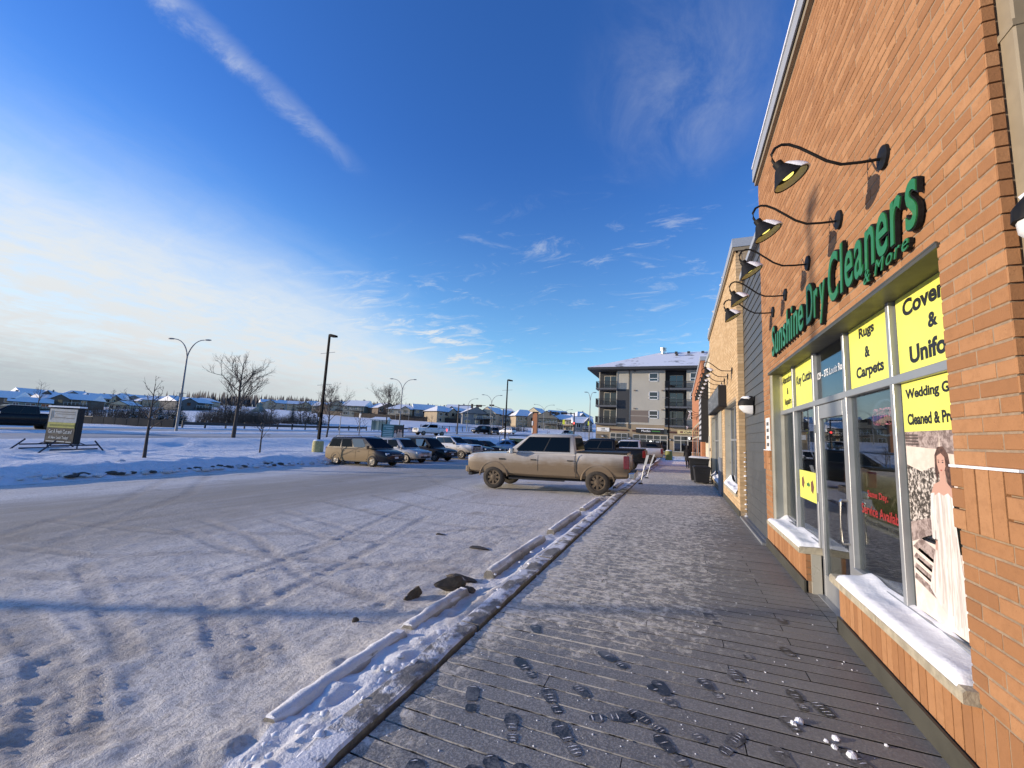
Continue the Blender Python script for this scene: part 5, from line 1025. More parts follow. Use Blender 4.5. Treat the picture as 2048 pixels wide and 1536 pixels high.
def suv(label,loc,rotz,pm,group,pitch=0.0,rim=RIMA,spokes=5,sc=1.0,h=1.70,L=4.75,name='sport_utility_vehicle',cat='suv',rail=True,grille=BLK,trim=None,low=.30,hood=1.02,van=False,sedan=False,tyre=TYRB):
    a=L/2; wb=L*.585; wr=.35 if not sedan else .33; zb=low; bl=hood
    if sedan: st=[(-a,.42,.80,.74),(-a+.06,.32,.98,.84),(-a+.5,zb-.03,1.03,.90),(-wb/2+.3,zb-.05,1.0,.915),(0,zb-.06,.96,.92),(.6,zb-.05,.945,.915),(1.0,zb-.05,.93,.91),(a-.8,zb-.04,.86,.895),(a-.25,.28,.74,.84),(a-.04,.34,.66,.74),(a,.40,.58,.66)]; gh=(-1.75,1.02,.93,-.98,.28,h,.84,.66)
    elif van: st=[(-a,.50,1.05,.86),(-a+.08,.40,1.10,.93),(-a+.5,zb,1.11,.975),(-1.2,zb-.04,1.10,.985),(0,zb-.05,1.08,.985),(.9,zb-.05,1.06,.98),(1.30,zb-.04,1.05,.975),(a-.7,zb,.99,.955),(a-.25,.28,.89,.90),(a-.05,.33,.76,.80),(a,.40,.68,.72)]; gh=(-a+.04,1.62,1.05,-a+.42,.62,h,.90,.74)
    else: st=[(-a,.50,.98,.82),(-a+.07,.40,1.06,.90),(-a+.5,zb,1.08,.935),(-1.1,zb-.04,1.07,.94),(0,zb-.05,1.05,.94),(.7,zb-.05,1.03,.94),(1.05,zb-.04,bl,.935),(a-.8,zb,bl-.05,.92),(a-.28,.32,bl-.14,.87),(a-.06,.36,bl-.24,.78),(a,.42,bl-.32,.70)]; gh=(-a+.10,1.22,1.02,-a+.55,.42,h,.86,.70)
    if sedan: wins=[[(.16,.12),(.46,.12),(.49,.84),(.30,.84)],[(.49,.12),(.84,.12),(.88,.2),(.72,.84),(.52,.84)]]
    elif van: wins=[[(.05,.14),(.30,.14),(.30,.86),(.05,.84)],[(.33,.14),(.57,.14),(.58,.86),(.33,.86)],[(.60,.14),(.80,.14),(.86,.26),(.90,.86),(.61,.86)]]
    else: wins=[[(.06,.14),(.26,.14),(.27,.84),(.10,.80)],[(.29,.14),(.54,.14),(.55,.86),(.30,.85)],[(.57,.14),(.83,.14),(.88,.24),(.90,.86),(.58,.86)]]
    def ex(o,B,st):
        zf=interp(st,a-.2)[2]
        for s in(-1,1):
            B('headlight',LAMPW,(a-.20,s*.66,zf-.10),(.26,.30,.15),.04); B('tail_light',LAMPR,(-a+.09,s*.80,.98 if not sedan else .86),(.16,.16,.26 if not sedan else .16),.03)
            B('fog_light',CHR,(a-.06,s*.60,.45),(.05,.16,.07),.01)
        B('grille',grille,(a-.04,0,zf-.15),(.08,.90,.15),.02); B('grille_bar',CHR,(a+.003,0,zf-.15),(.015,.86,.03),.004); B('air_intake',BLK,(a-.03,0,.46),(.08,1.0,.13),.02); B('plate',PLATE,(a+.012,0,.56),(.01,.31,.11),.002)
        B('rear_plate',PLATE,(-a-.004,0,.82),(.01,.31,.15),.002)
        for s in(-1,1): B('sill_trim',PLASTIC,(0,s*.915,zb+.02),(wb-.85,.06,.10),.02)
    d0=[(-.95,-.02,.08,.93,.80),(0,.98,.08,.93,.80)] if not sedan else [(-.85,.05,.08,.93,.80),(.08,1.0,.08,.93,.80)]
    if van: d0=[(-1.05,.18,.08,.93,.80),(.20,1.20,.08,.93,.80)]
    o=car(name,label,cat,loc,rotz,st,wb,wr,pm,gh,wins,rim,tyre,spokes,d0,group=group,extra=ex,pitch=pitch,mirror=(gh[1]-.42,gh[2]+.10,pm),roofrail=rail,trim=trim); o.scale=(sc,)*3; return o
PW=paint('muddy white paint',(.50,.475,.43),(.205,.142,.078),1.10,.95); PBK=paint('black paint',(.010,.010,.012),(.05,.045,.04),.45,.5,coat=.06,spec=.22); PGOLD=paint('dusty dark paint',(.014,.013,.017),(.25,.17,.082),1.14,.96,coat=.1,spec=.3,xmax=1.55)
PSIL=paint('silver paint',(.42,.41,.39),(.36,.29,.20),.55,.8,.35); PDK=paint('dark blue black paint',(.012,.014,.022),(.06,.055,.05),.4,.5,coat=.1,spec=.3); PW2=paint('greyed white paint',(.66,.67,.68),(.34,.27,.18),.95,.9); PWH=paint('clean white paint',(.74,.74,.74),(.4,.38,.34),.45,.6); PBL=paint('blue paint',(.02,.07,.20),(.1,.1,.1),.4,.4); PGR_=paint('dark grey paint',(.05,.055,.06),(.16,.13,.1),.5,.7)
SL=math.atan(.031)
def vz(x,y): return lz(x,y)
g='pickups backed up to the deck'
# nose towards the road: rotation near 180 degrees
pickup('white crew cab pickup caked with tan mud, rear wheel by the wheel stops',(-4.52,15.10,vz(-4.5,15)+.035),R(182.5),PW,g,pitch=SL,sc=1.03,grille=CHR,bumper=None)
pickup('black pickup parked just behind the muddy white pickup, red tail light showing',(-4.75,26.9,vz(-4.7,27)+.02),R(181),PBK,g,pitch=SL,rim=RIMA,bumper=BLK)
pickup('white pickup with a dark bed topper, third in the row along the deck',(-4.15,37.3,vz(-4,37)+.0),R(181),PW2,g,pitch=SL,cap=PLASTIC,cover=False,bumper=CHR)
suv('white car beyond the pickups, only its roof showing at the apartment corner',(-8.4,46.0,vz(-8,46)),R(180),PWH,g,pitch=SL,rail=False)
g='vehicles parked along the far side of the lot'
mv=suv('dark minivan with a tan dusty side, nearest in the far row, beside a barrel',(-18.78,21.15,vz(-18.8,21)),R(-3),PGOLD,g,-SL,RIMA,8,1.02,1.74,5.1,'minivan','minivan',True,BLK,None,.30,1.0,True,tyre=TYRE)
m=MB(); m.loft([[(-2.0,-.62,1.77),(.35,-.62,1.77),(.35,.62,1.77),(-2.0,.62,1.77)],[(-1.9,-.45,1.84),(.15,-.45,1.835),(.15,.45,1.835),(-1.9,.45,1.84)]]); m.build('roof_snow',SNOW,mv,60)
suv('silver suv with a dusty side, second in the far row beside the minivan',(-19.2,25.2,vz(-19.2,25)),R(-4),PSIL,g,-SL,RIMA,5,1.02,1.70,4.75)
suv('black suv third in the far row, between the silver suv and a white pickup',(-19.1,28.6,vz(-19,28.6)),R(-4),PBK,g,-SL,RIMA,6,1.04,1.74,4.9)
pickup('white pickup with a dusty door, fourth in the far row',(-19.3,32.6,vz(-19,32.5)),R(-4),PW2,g,RIMA,6,-SL,BLK,True,None,None)
suv('dark car with a red glint on the screen, behind the far row white pickup',(-19.2,36.3,vz(-19,36)),R(-4),PDK,g,-SL,RIMA,5,1.0,1.66,4.7,rail=False)
suv('low black sedan at the end of the far row',(-19.3,39.9,vz(-19,40)),R(-4),PBK,g,-SL,RIMA,5,1.0,1.45,4.8,'sedan','car',False,sedan=True)
suv('blue car whose bonnet shows just over the hood of the muddy pickup',(-19.0,46.4,vz(-19,46)),R(-4),PBL,g,-SL,RIMA,5,1.0,1.46,4.7,'sedan','car',False,sedan=True)
g='vehicles on the road'
def rz(x,y): return float(z_road(y))+.07
pickup('black pickup driving left on the far carriageway behind the message board',(-50.6,15.6,rz(0,14)-.08),R(-90),PBK,g,RIMA,6,0.0,CHR,True,None,CHR,sc=1.04)
pickup('white pickup turning on the road above the parked cars, brake light glowing',(-39.6,59.8,rz(0,60)),R(-113),PWH,g,RIMA,6,0.0,BLK,True,None,None,tail=M('lit brake light',(.5,.02,.02),.3,emit=(1,.08,.07),estr=2.5))
suv('black suv with a headlight on, waiting at the crossing',(-45.8,92.0,rz(0,92)+.1),R(-118),PBK,g,0.0,RIMA,5,1.1,1.78,4.9)
suv('grey car with snow on the roof beside the black suv at the crossing',(-41.8,91.2,rz(0,91)+.1),R(-60),PGR_,g,0.0,RIMA,5,1.0,1.66,4.6,rail=False)
suv('white car driving past the crossing beyond the green cabinet',(-41.5,98.5,rz(0,98)+.2),R(165),PWH,g,0.0,RIMA,5,1.0,1.60,4.5,rail=False)
suv('far dark car with headlights beyond the stair railing',(-28.0,108.0,gz(-28,108)+.1),R(-100),PGR_,g,0.0,RIMA,5,1.0,1.66,4.6,rail=False)
# ------------------------------------------------------------------ street furniture
def parking_light(label,x,y,z,h,yellow,bar_h,bar_r=.38):
    o=thing('parking_light',label,'light pole',(x,y,z),group='black parking lot light poles')
    m=MB(); m.loft([[(-.085,-.085,.3),(.085,-.085,.3),(.085,.085,.3),(-.085,.085,.3)],[(-.06,-.06,h),(.06,-.06,h),(.06,.06,h),(-.06,.06,h)]]); m.build('pole',POLE,o)
    m=MB(); m.loft([[(.0,-.10,h-.10),(.0,.10,h-.10),(.0,.10,h+.06),(.0,-.10,h+.06)],[(.25,-.15,h-.16),(.25,.15,h-.16),(.25,.15,h+.06),(.25,-.15,h+.06)],[(.68,-.13,h-.18),(.68,.13,h-.18),(.68,.13,h-.04),(.68,-.13,h-.04)]]); m.build('lamp_head',POLE,o); 
    for q in(h-1.35,h-3.75):
        if q>2: m=MB(); m.tube([(-.72,.02,q-.03),(.72,-.02,q+.03)],.018,5); m.build('banner_arm',STEEL,o)
    m=MB(); m.box(-.2,-.12,3.0,.02,.12,3.35); m.build('control_box',POLE,o)
    b=MB(); b.lathe([(bar_r*.96,-.1),(bar_r,.05),(bar_r,bar_h*.3),(bar_r*.985,bar_h*.32),(bar_r,bar_h*.34),(bar_r,bar_h*.66),(bar_r*.985,bar_h*.68),(bar_r,bar_h*.7),(bar_r*.98,bar_h-.08),(bar_r*.86,bar_h),(0,bar_h+.02)],24); b.build('barrel_base',yellow,o,40)
    m=MB(); m.lathe([(bar_r*.9,bar_h-.01),(bar_r*.7,bar_h+.07),(0,bar_h+.10)],16); m.build('snow',SNOW,o,60)
YB1=snowtop_mat('grimy yellow plastic',(.50,.45,.20),.45,3.0); YB2=M('yellow plastic',(.62,.47,.03),.5,var=.15,vscale=4); YB3=M('olive plastic',(.16,.17,.03),.6)
parking_light('near black light pole rising from a grimy pale yellow barrel beside the minivan',-24.3,22.4,lz(-20.7,22)+.05,9.15,YB1,1.30)
parking_light('second black light pole with a bright yellow barrel base behind the muddy pickup',-20.8,48.6,lz(-20,48)+.25,9.0,YB2,1.25)
parking_light('thin black light pole with an olive base in front of the apartment block',-1.15,50.0,-.28,8.4,YB3,1.0)
parking_light('black light pole standing outside the left edge of the photo',-24.2,-4.9,-.78,9.4,YB1,1.3)
def street_lamp(label,x,y,z,h=10.0,rot=0,double=True,span=1.75):
    o=thing('street_lamp',label,'street lamp',(x,y,z),rot,group='curved arm street lamps along the road')
    m=MB(); m.tube([(0,0,-.3),(0,0,.6),(0,0,h*.78)],[.14,.125,.075],10); m.build('pole',STEEL,o,60)
    for s in((-1,1) if double else (1,)):
        pts=[(s*span*(1-math.cos(a))*.93,0,h*.76+h*.225*math.sin(a)) for a in np.linspace(0,math.pi/2,9)]; m=MB(); m.tube(pts+[(s*span,0,h*.987)],[.06]*5+[.045]*5,6); m.build('arm',STEEL,o,60)
        m=MB(); m.lathe([(0,-.38),(.07,-.36),(.13,-.18),(.14,.08),(.09,.32),(0,.36)],10,Matrix.Translation((s*(span+.30),0,h*.987))@Matrix.Rotation(R(90)*s,4,'Y')@Matrix.Scale(.6,4,(1,0,0))); m.build('lamp_head',STEEL,o,60)
    m=MB(); m.tube([(-.55,0,h*.405),(.55,0,h*.40)],.02,4); m.box(-.12,-.15,h*.36,.12,.05,h*.40); m.build('banner_arm',STEEL,o)
for lab,x,y,z,h,r_,db,sp in(('nearest double armed street lamp, left, behind the message board',-48.8,26.5,.28,10.0,.35,True,1.75),('second double armed street lamp, above the family photo board',-47.0,61.0,.80,10.1,.3,True,1.9),('third double armed street lamp, between the two traffic signals',-43.8,92.8,1.5,9.9,.3,True,2.0),('fourth double armed street lamp, by the orange tower',-43.2,134.0,2.9,9.6,.3,True,3.0),('far double armed street lamp above the red traffic light',-42.0,156.5,4.2,8.4,.3,True,2.6),('tall slim double armed street lamp just left of the apartment block',-17.2,84.2,1.2,10.1,.3,True,.62),('single arm street lamp behind the third double armed one',-56.0,103.0,2.2,9.2,.3,False,2.2)): street_lamp(lab,x,y,z,h,r_,db,sp)
def signal(label,x,y,z,h,arm,heads,lit=None):
    o=thing('traffic_signal',label,'traffic signal',(x,y,z),group='traffic signals at the crossing'); A=Vector(arm)
    m=MB(); m.tube([(0,0,-.5),(0,0,h+.2)],[.17,.12],8); m.build('pole',M('weathered brown pole',(.11,.085,.06),.8),o)
    m=MB(); m.tube([(0,0,h),tuple(A+Vector((0,0,h+.1)))],[.09,.06],6); m.build('arm',DARK,o)
    for k,hz in heads:
        p=A*k+Vector((0,0,h)); m=MB()
        if hz: m.cbox((p.x,p.y,p.z),(1.35,.22,.48))
        else: m.cbox((p.x,p.y,p.z-.1),(.40,.28,1.0))
        hd=m.build('signal_head',BLK,o)
        for q in(-.4,0,.4): m=MB(); m.lathe([(.13,0),(0,.02)],10,Matrix.Translation((p.x+(q if hz else 0),p.y-(.13 if hz else .16),p.z-.1*(not hz)+(0 if hz else -q*.75)))@Matrix.Rotation(R(90),4,'X')); m.build('signal_lens',M('dark lens',(.06,.03,.02),.3),hd)
    if lit: m=MB(); m.cbox((lit[0],lit[1],lit[2]),(.5,.3,1.05)); m.build('signal_head',BLK,o); m=MB(); m.lathe([(.17,0),(0,.03)],12,Matrix.Translation((lit[0],lit[1]-.17,lit[2]+.28))@Matrix.Rotation(R(90),4,'X')); m.build('lit_lens',M('lit red signal',(.8,.05,.04),.4,emit=(1,.06,.05),estr=4.0),o)
signal('left traffic signal mast, long arm and sideways signal, above the white turning pickup',-45.3,79.0,.9,6.6,(5.9,1.4,.05),[(.5,False),(.76,True)])
signal('grey traffic signal mast with a short drooping arm behind the second light pole',-44.1,101.2,2.4,5.9,(-3.0,-1.3,.9),[(1.0,True)])
signal('right traffic signal mast with several dark heads and a red light showing',-21.6,88.9,.6,6.3,(-5.0,-2.0,-.05),[(.98,False),(.80,True),(.42,True)],(.05,-.2,3.9))
# message board on skids
mbd=thing('message_board','portable message board on dark skids in the snow reading Get A Fresh Cut','message board',(-29.75,10.9,-.33),R(17)); mbd.scale=(.64,1,1)
FRM=M('dark brown frame',(.016,.013,.012),.8); PAP=M('weathered print',(.46,.43,.37),.7,var=.22,vscale=3.5)
m=MB(); m.box(-1.40,.0,.40,1.40,.24,2.28); m.build('cabinet',FRM,mbd); m=MB(); m.box(-1.44,-.06,2.28,1.44,.30,2.36); m.build('snowy_top',SNOWR,mbd)
m=MB(); m.box(-1.28,-.025,1.50,1.22,-.002,2.20); m.build('face_sheet',PAP,mbd); m=MB(); m.box(-1.28,-.027,1.22,1.18,-.002,1.497); m.build('yellow_sheet',M('yellow strip',(.50,.42,.08),.7,var=.2,vscale=5),mbd); m=MB(); m.box(-1.29,-.022,.46,1.24,-.002,1.215); m.build('dark_sheet',M('dark sheet',(.030,.026,.022),.7,var=.2,vscale=4),mbd)
CRM=M('cream lettering',(.66,.63,.55),.6); BRN=M('grey brown print',(.22,.20,.17),.7)
text_obj('lettering','Get A Fresh Cut and',CRM,mbd,(-.05,-.027,1.03),(1,0,0),(0,0,1),w=2.1,h=.20,offset=.012); text_obj('lettering','A New Look Today!',CRM,mbd,(-.12,-.027,.70),(1,0,0),(0,0,1),w=1.8,h=.20,offset=.012)
m=MB()
for z0,x0,x1,q in((2.02,-.85,1.0,.05),(1.92,-.70,1.05,.04),(1.72,-.8,.2,.05),(1.70,.32,1.0,.05)): m.box(x0,-.030,z0,x1,-.026,z0+q)
m.box(-1.15,-.030,1.62,-1.08,-.026,2.1); m.box(-1.0,-.030,1.72,-.94,-.026,2.1); m.build('faded_print',BRN,mbd)
m=MB()
for i in range(15): m.box(-1.1+.15*i,-.032,1.31,-1.0+.15*i,-.028,1.40)
m.build('faded_print',M('olive print',(.28,.24,.05),.7),mbd); m=MB(); m.box(-1.2,-.026,.50,.5,-.022,.54); m.box(.6,-.026,.49,1.1,-.022,.53); m.build('faded_print',CRM,mbd)
SKD=M('navy skid frame',(.018,.020,.034),.6)
for x in(-1.36,1.36):
    m=MB()
    for z in(.16,.36): m.tube([(x,-1.0,z),(x,1.15,z)],.035,5)
    m.tube([(x,-.02+.17,.55),(x,.17,.15)],.035,5); m.tube([(x,.17,.52),(x,-.30,.34)],.025,5); m.tube([(x,.17,.52),(x,.60,.34)],.025,5)
    m.tube([(x-.42,-1.30,-.06),(x+.12,-.85,.62)],.04,5); m.tube([(x+.40,1.35,-.06),(x-.08,1.0,.58)],.04,5); m.build('skid_frame',SKD,mbd)
# family photo board
fb=thing('billboard','teal board with a family photo on posts behind the silver suv','billboard',(-27.35,34.5,0),math.atan2(.8,1.9))
m=MB(); m.box(-1.06,-.03,.45,1.06,.03,2.10); m.build('panel',M('teal print',(.075,.20,.21),.6,var=.25,vscale=2),fb)
for x in(-1.1,1.08): m=MB(); m.box(x-.04,-.05,-.6,x+.04,.05,2.14); m.build('post',BLK,fb)
m=MB(); m.box(.12,-.036,.47,1.03,-.031,2.04); m.build('photo_ground',M('photo dark ground',(.035,.032,.03),.6),fb)
m=MB()
for i,(z,a,b) in enumerate(((1.86,-.95,.05),(1.66,-.7,-.05),(1.38,-.95,.0),(1.20,-.98,-.02),(1.02,-.95,.0),(.84,-.98,-.05),(.66,-.95,0))): m.box(a,-.037,z,b,-.032,z+.07)
m.build('print_line',M('pale teal print',(.36,.50,.52),.6),fb)
for i,(x,z,cl) in enumerate(((.28,1.40,(.52,.47,.45)),(.60,1.55,(.45,.33,.26)),(.86,1.50,(.55,.42,.34)))):
    m=MB(); m.poly([(x+.13*math.cos(a),-.038,z+.02+.16*math.sin(a)) for a in np.linspace(0,2*math.pi,14)[:-1]]); m.build('photo_hair',M('photo hair',(.03,.02,.016),.7),fb)
    m=MB(); m.poly([(x+.085*math.cos(a),-.040,z+.115*math.sin(a)) for a in np.linspace(0,2*math.pi,14)[:-1]]); m.build('photo_face',M('photo face',(.48,.30,.22),.6),fb)
    m=MB(); m.poly([(x-.16,-.039,.48),(x+.17,-.039,.48),(x+.15,-.039,z-.28),(x+.05,-.039,z-.13),(x-.06,-.039,z-.13),(x-.14,-.039,z-.3)]); m.build('photo_clothes',M(f'photo clothes{i}',cl,.6),fb)
# teal bus shelter and litter around the stop
sh=thing('bus_shelter','teal framed bus shelter with snow on its roof behind the family photo board','bus shelter',(-60.3,71.8,gz(-60.3,71.8)-.05),.3)
TEAL=M('teal frame',(.05,.13,.13),.5); PGL=M('pale shelter glazing',(.34,.44,.44),.2,coat=.5)
for x in(-1.7,0,1.7):
    for y in(-.7,.7): m=MB(); m.box(x-.05,y-.05,0,x+.05,y+.05,2.5); m.build('post',TEAL,sh)
for x in(-.85,.85): m=MB(); m.box(x-.78,.68,.3,x+.78,.72,2.3); m.build('glazing',PGL,sh)
for x in(-1.7,1.7): m=MB(); m.box(x-.015,-.6,.3,x+.015,.6,2.3); m.build('glazing',PGL,sh)
m=MB(); m.loft([[(-1.95,-.95,2.5),(1.95,-.95,2.5),(1.95,.95,2.5),(-1.95,.95,2.5)],[(-1.9,-.9,2.72),(1.9,-.9,2.72),(1.6,.6,3.15),(-1.6,.6,3.15)]]); m.build('roof',SNOWR,sh); m=MB(); m.box(-2.0,-1.0,2.38,2.0,1.0,2.5); m.build('roof_frame',TEAL,sh)
for lab,nm,x,y,w_,h_,mt in(('dark round bin post right of the bus shelter','litter_bin',-58.8,77.0,.35,1.5,BLK),('blue newspaper box near the bus stop','newspaper_box',-57.9,79.5,1.0,1.2,M('blue box',(.05,.12,.30),.5)),('green utility cabinet right of the bright yellow barrel','utility_cabinet',-18.6,48.2,2.3,1.45,None)):
    if mt is None:
        mt=M('utility green',(.030,.085,.055),.6,var=.15,vscale=2); o=thing(nm,lab,'utility box',(x,y,lz(-18,48)+.15),.18)
        for q in range(5): m=MB(); m.box(-w_/2+q*w_/5+.006,-.9,0,-w_/2+(q+1)*w_/5-.006,.9,h_); bevel(m.build('panel',mt,o),.02,1)
        m=MB(); m.box(-w_/2-.03,-.95,h_,w_/2+.03,.95,h_+.06); l_=m.build('lid',mt,o); m=MB(); m.box(-w_/2,-.9,h_+.06,w_/2,.9,h_+.12); m.build('snow',SNOW,l_)
    else:
        o=thing(nm,lab,'street furniture',(x,y,gz(x,y)-.05)); m=MB(); m.loft([[(-w_/2,-w_/2,0),(w_/2,-w_/2,0),(w_/2,w_/2,0),(-w_/2,w_/2,0)],[(-w_/2,-w_/2,h_*.9),(w_/2,-w_/2,h_*.9),(w_/2,w_/2,h_*.9),(-w_/2,w_/2,h_*.9)],[(-w_/3,-w_/3,h_),(w_/3,-w_/3,h_),(w_/3,w_/3,h_),(-w_/3,w_/3,h_)]]); m.build('body',mt,o); m=MB(); m.box(-w_/2.5,-w_/2-.01,h_*.55,w_/2.5,-w_/2-.001,h_*.8); m.build('opening',BLK,o)
# guard rails and barriers beyond the road
def rail_line(name,label,cat,pts,z0,z1,step,post_h,th,mat):
    o=thing(name,label,cat,(0,0,0))
    for (xa,ya),(xb,yb) in zip(pts[:-1],pts[1:]):
        L=math.hypot(xb-xa,yb-ya); n=max(1,int(L/step)); seg=[(xa+(xb-xa)*i/n,ya+(yb-ya)*i/n) for i in range(n+1)]
        m=MB(); nx_,ny_=-(yb-ya)/L*th,(xb-xa)/L*th
        for a,b in zip(seg[:-1],seg[1:]):
            za,zb_=gz(*a),gz(*b); m.add([(a[0]+nx_,a[1]+ny_,za+z0),(b[0]+nx_,b[1]+ny_,zb_+z0),(b[0]+nx_,b[1]+ny_,zb_+z1),(a[0]+nx_,a[1]+ny_,za+z1),(a[0]-nx_,a[1]-ny_,za+z0),(b[0]-nx_,b[1]-ny_,zb_+z0),(b[0]-nx_,b[1]-ny_,zb_+z1),(a[0]-nx_,a[1]-ny_,za+z1)],[(0,1,2,3),(7,6,5,4),(3,2,6,7),(0,4,5,1)])
        m.build('rail',mat,o)
        for x,y in seg: m=MB(); z=gz(x,y); m.box(x-.08,y-.08,z-.4,x+.08,y+.08,z+post_h); m.build('post',mat,o)
    return o
RLM=M('dark timber rail',(.035,.034,.036),.8)
rail_line('guard_rail','long dark timber guard rail on posts along the far side of the road','guard rail',[(-59.6,33.0),(-60.5,50),(-62.5,70)],.42,.82,2.55,.98,.07,RLM)
rail_line('guard_rail','shorter dark guard rail right of the bus shelter behind the white turning pickup','guard rail',[(-62.5,80),(-64,104)],.42,.80,2.8,.95,.07,RLM)
rail_line('park_rail','thin low rail in the snowy park left of the spruces','rail',[(-104,38),(-86,37)],.6,.85,3.4,.9,.06,RLM)
rail_line('mesh_fence','thin dark mesh fence behind the left traffic signal','fence',[(-66,95),(-58,112),(-48,128)],1.3,1.42,2.2,1.5,.03,RLM)
br=thing('barrier','low dark concrete barrier panels at the foot of the spruces','barrier',(0,0,0)); pa,pb=Vector((-78.5,29.5)),Vector((-63.5,34.2)); BAR=M('dark barrier concrete',(.028,.028,.028),.9,var=.25,vscale=.8)
for i in range(9):
    a=pa.lerp(pb,i/9); b=pa.lerp(pb,(i+.96)/9); z=gz(*a)-.1; m=MB(); n_=Vector((b.y-a.y,a.x-b.x)).normalized()*.15; h_=1.15-.1*(i%3==1)
    m.add([(a.x+n_.x,a.y+n_.y,z),(b.x+n_.x,b.y+n_.y,z),(b.x-n_.x,b.y-n_.y,z),(a.x-n_.x,a.y-n_.y,z)]+[(a.x+n_.x,a.y+n_.y,z+h_),(b.x+n_.x,b.y+n_.y,z+h_),(b.x-n_.x,b.y-n_.y,z+h_),(a.x-n_.x,a.y-n_.y,z+h_)],[(0,1,2,3),(4,5,6,7),(0,1,5,4),(1,2,6,5),(2,3,7,6),(3,0,4,7)]); m.build('panel',BAR,br)
bf=thing('back_fence','long dark brown board fence along the foot of the houses','fence',(0,0,0)); fp=[(-152,139),(-126,131),(-105,131),(-88,134.5),(-76,137.5),(-66,140)]; FEN=M('brown fence boards',(.034,.026,.022),.9,var=.3,vscale=.4)
for (xa,ya),(xb,yb) in zip(fp[:-1],fp[1:]):
    L=math.hypot(xb-xa,yb-ya); n=int(L/2.6)
    for i in range(n):
        x0,y0=xa+(xb-xa)*i/n,ya+(yb-ya)*i/n; x1,y1=xa+(xb-xa)*(i+.97)/n,ya+(yb-ya)*(i+.97)/n; z=gz(x0,y0); m=MB(); h_=1.7+.08*(i%2); m.add([(x0,y0,z-.4),(x1,y1,z-.4),(x1,y1,z+h_),(x0,y0,z+h_),(x0,y0+.1,z-.4),(x1,y1+.1,z-.4),(x1,y1+.1,z+h_),(x0,y0+.1,z+h_)],[(0,1,2,3),(7,6,5,4),(3,2,6,7),(0,4,5,1),(1,5,6,2),(0,3,7,4)]); m.build('fence_panel',FEN,bf)
# stair railing and dark wall by the apartment corner
sr=thing('stair_railing','black stair railing and dark low wall left of the apartment block','railing',(-15.2,60.0,.1)); m=MB(); m.box(-.3,1.4,-.4,3.3,2.0,1.15); m.build('low_wall',BLK,sr); m=MB(); m.box(-.3,1.35,1.15,3.3,2.05,1.22); m.build('snow',SNOW,sr)
m=MB(); m.tube([(-1.9,2,.7),(-.2,2,2.55),(3.3,2,2.55)],.045,5); m.build('hand_rail',DARK,sr)
for i in range(24): x=-1.8+i*.21; zt=min(2.55,.7+max(0,(x+1.9))*1.09); m=MB(); m.tube([(x,2,zt-1.1),(x,2,zt)],.022,4); m.build('baluster',DARK,sr)
def plate(label,x,y,z,h,w,hh,mat,name='road_sign'):
    o=thing(name,label,'road sign',(x,y,z)); m=MB(); m.tube([(0,0,-.4),(0,0,h)],.05,5); m.build('post',STEEL,o); m=MB(); m.cbox((0,-.07,h-hh/2),(w,.05,hh)); bevel(m.build('plate',mat,o),.02); 
LY=M('fluorescent yellow sign',(.55,.62,.03),.5)
plate('yellow green road sign below the red traffic light',-25.0,92.8,1.6,4.1,.5,1.1,LY); plate('yellow green road sign just left of the apartment block',-19.6,95.1,1.6,4.0,.45,1.0,LY)
plate('slim pole leaning in the snow left of the minivan',-38.7,38.7,.05,3.2,.12,.12,STEEL,'marker_post')
plate('dark post with a white crossing light left of the family photo board',-46.6,50.6,.5,3.3,.35,.7,WPL,'crossing_light')
for i,(x,y,h_) in enumerate(((-28.6,64.5,1.8),(-27.4,65.5,1.8),(-22.2,62.0,1.6),(-20.6,64.5,1.5))): plate(f'{("first","second","third","fourth")[i]} short dark post, counted from the left, in the snow behind the parked row',x,y,gz(x,y),h_,.12,.12,BLK,'marker_post')
tw=thing('orange_tower','slim orange brick sign tower between the houses right of the second light pole','sign tower',(-36.0,104.4,gz(-36,104))); m=MB(); m.box(-.62,-.5,0,.62,.5,6.2); m.build('column',FB,tw); m=MB(); m.box(-.7,-.55,6.2,.7,.55,6.5); m.build('cap',DARK,tw)
for z in(1.4,3.4): m=MB(); m.cbox((-.62,-.52,z),(.35,.1,1.2)); m.build('white_panel',WPL,tw)
gp_=thing('pavilion','pale green park pavilion with a cupola among the brush','pavilion',(-109.5,79.3,gz(-109.5,79.3)),.4); GRP=M('pale green roof',(.16,.21,.19),.7,var=.2,vscale=.5)
for a in range(6): m=MB(); c_,s_=math.cos(a*math.pi/3),math.sin(a*math.pi/3); m.box(1.7*c_-.09,1.7*s_-.09,-.3,1.7*c_+.09,1.7*s_+.09,2.6); m.build('post',GRP,gp_)
m=MB(); m.lathe([(2.5,2.5),(1.0,3.7),(.8,3.75),(.8,4.5),(1.05,4.55),(0,5.4)],6); m.build('roof',GRP,gp_); m=MB(); m.lathe([(.06,5.3),(.05,6.0),(0,6.1)],6); m.build('finial',DARK,gp_)
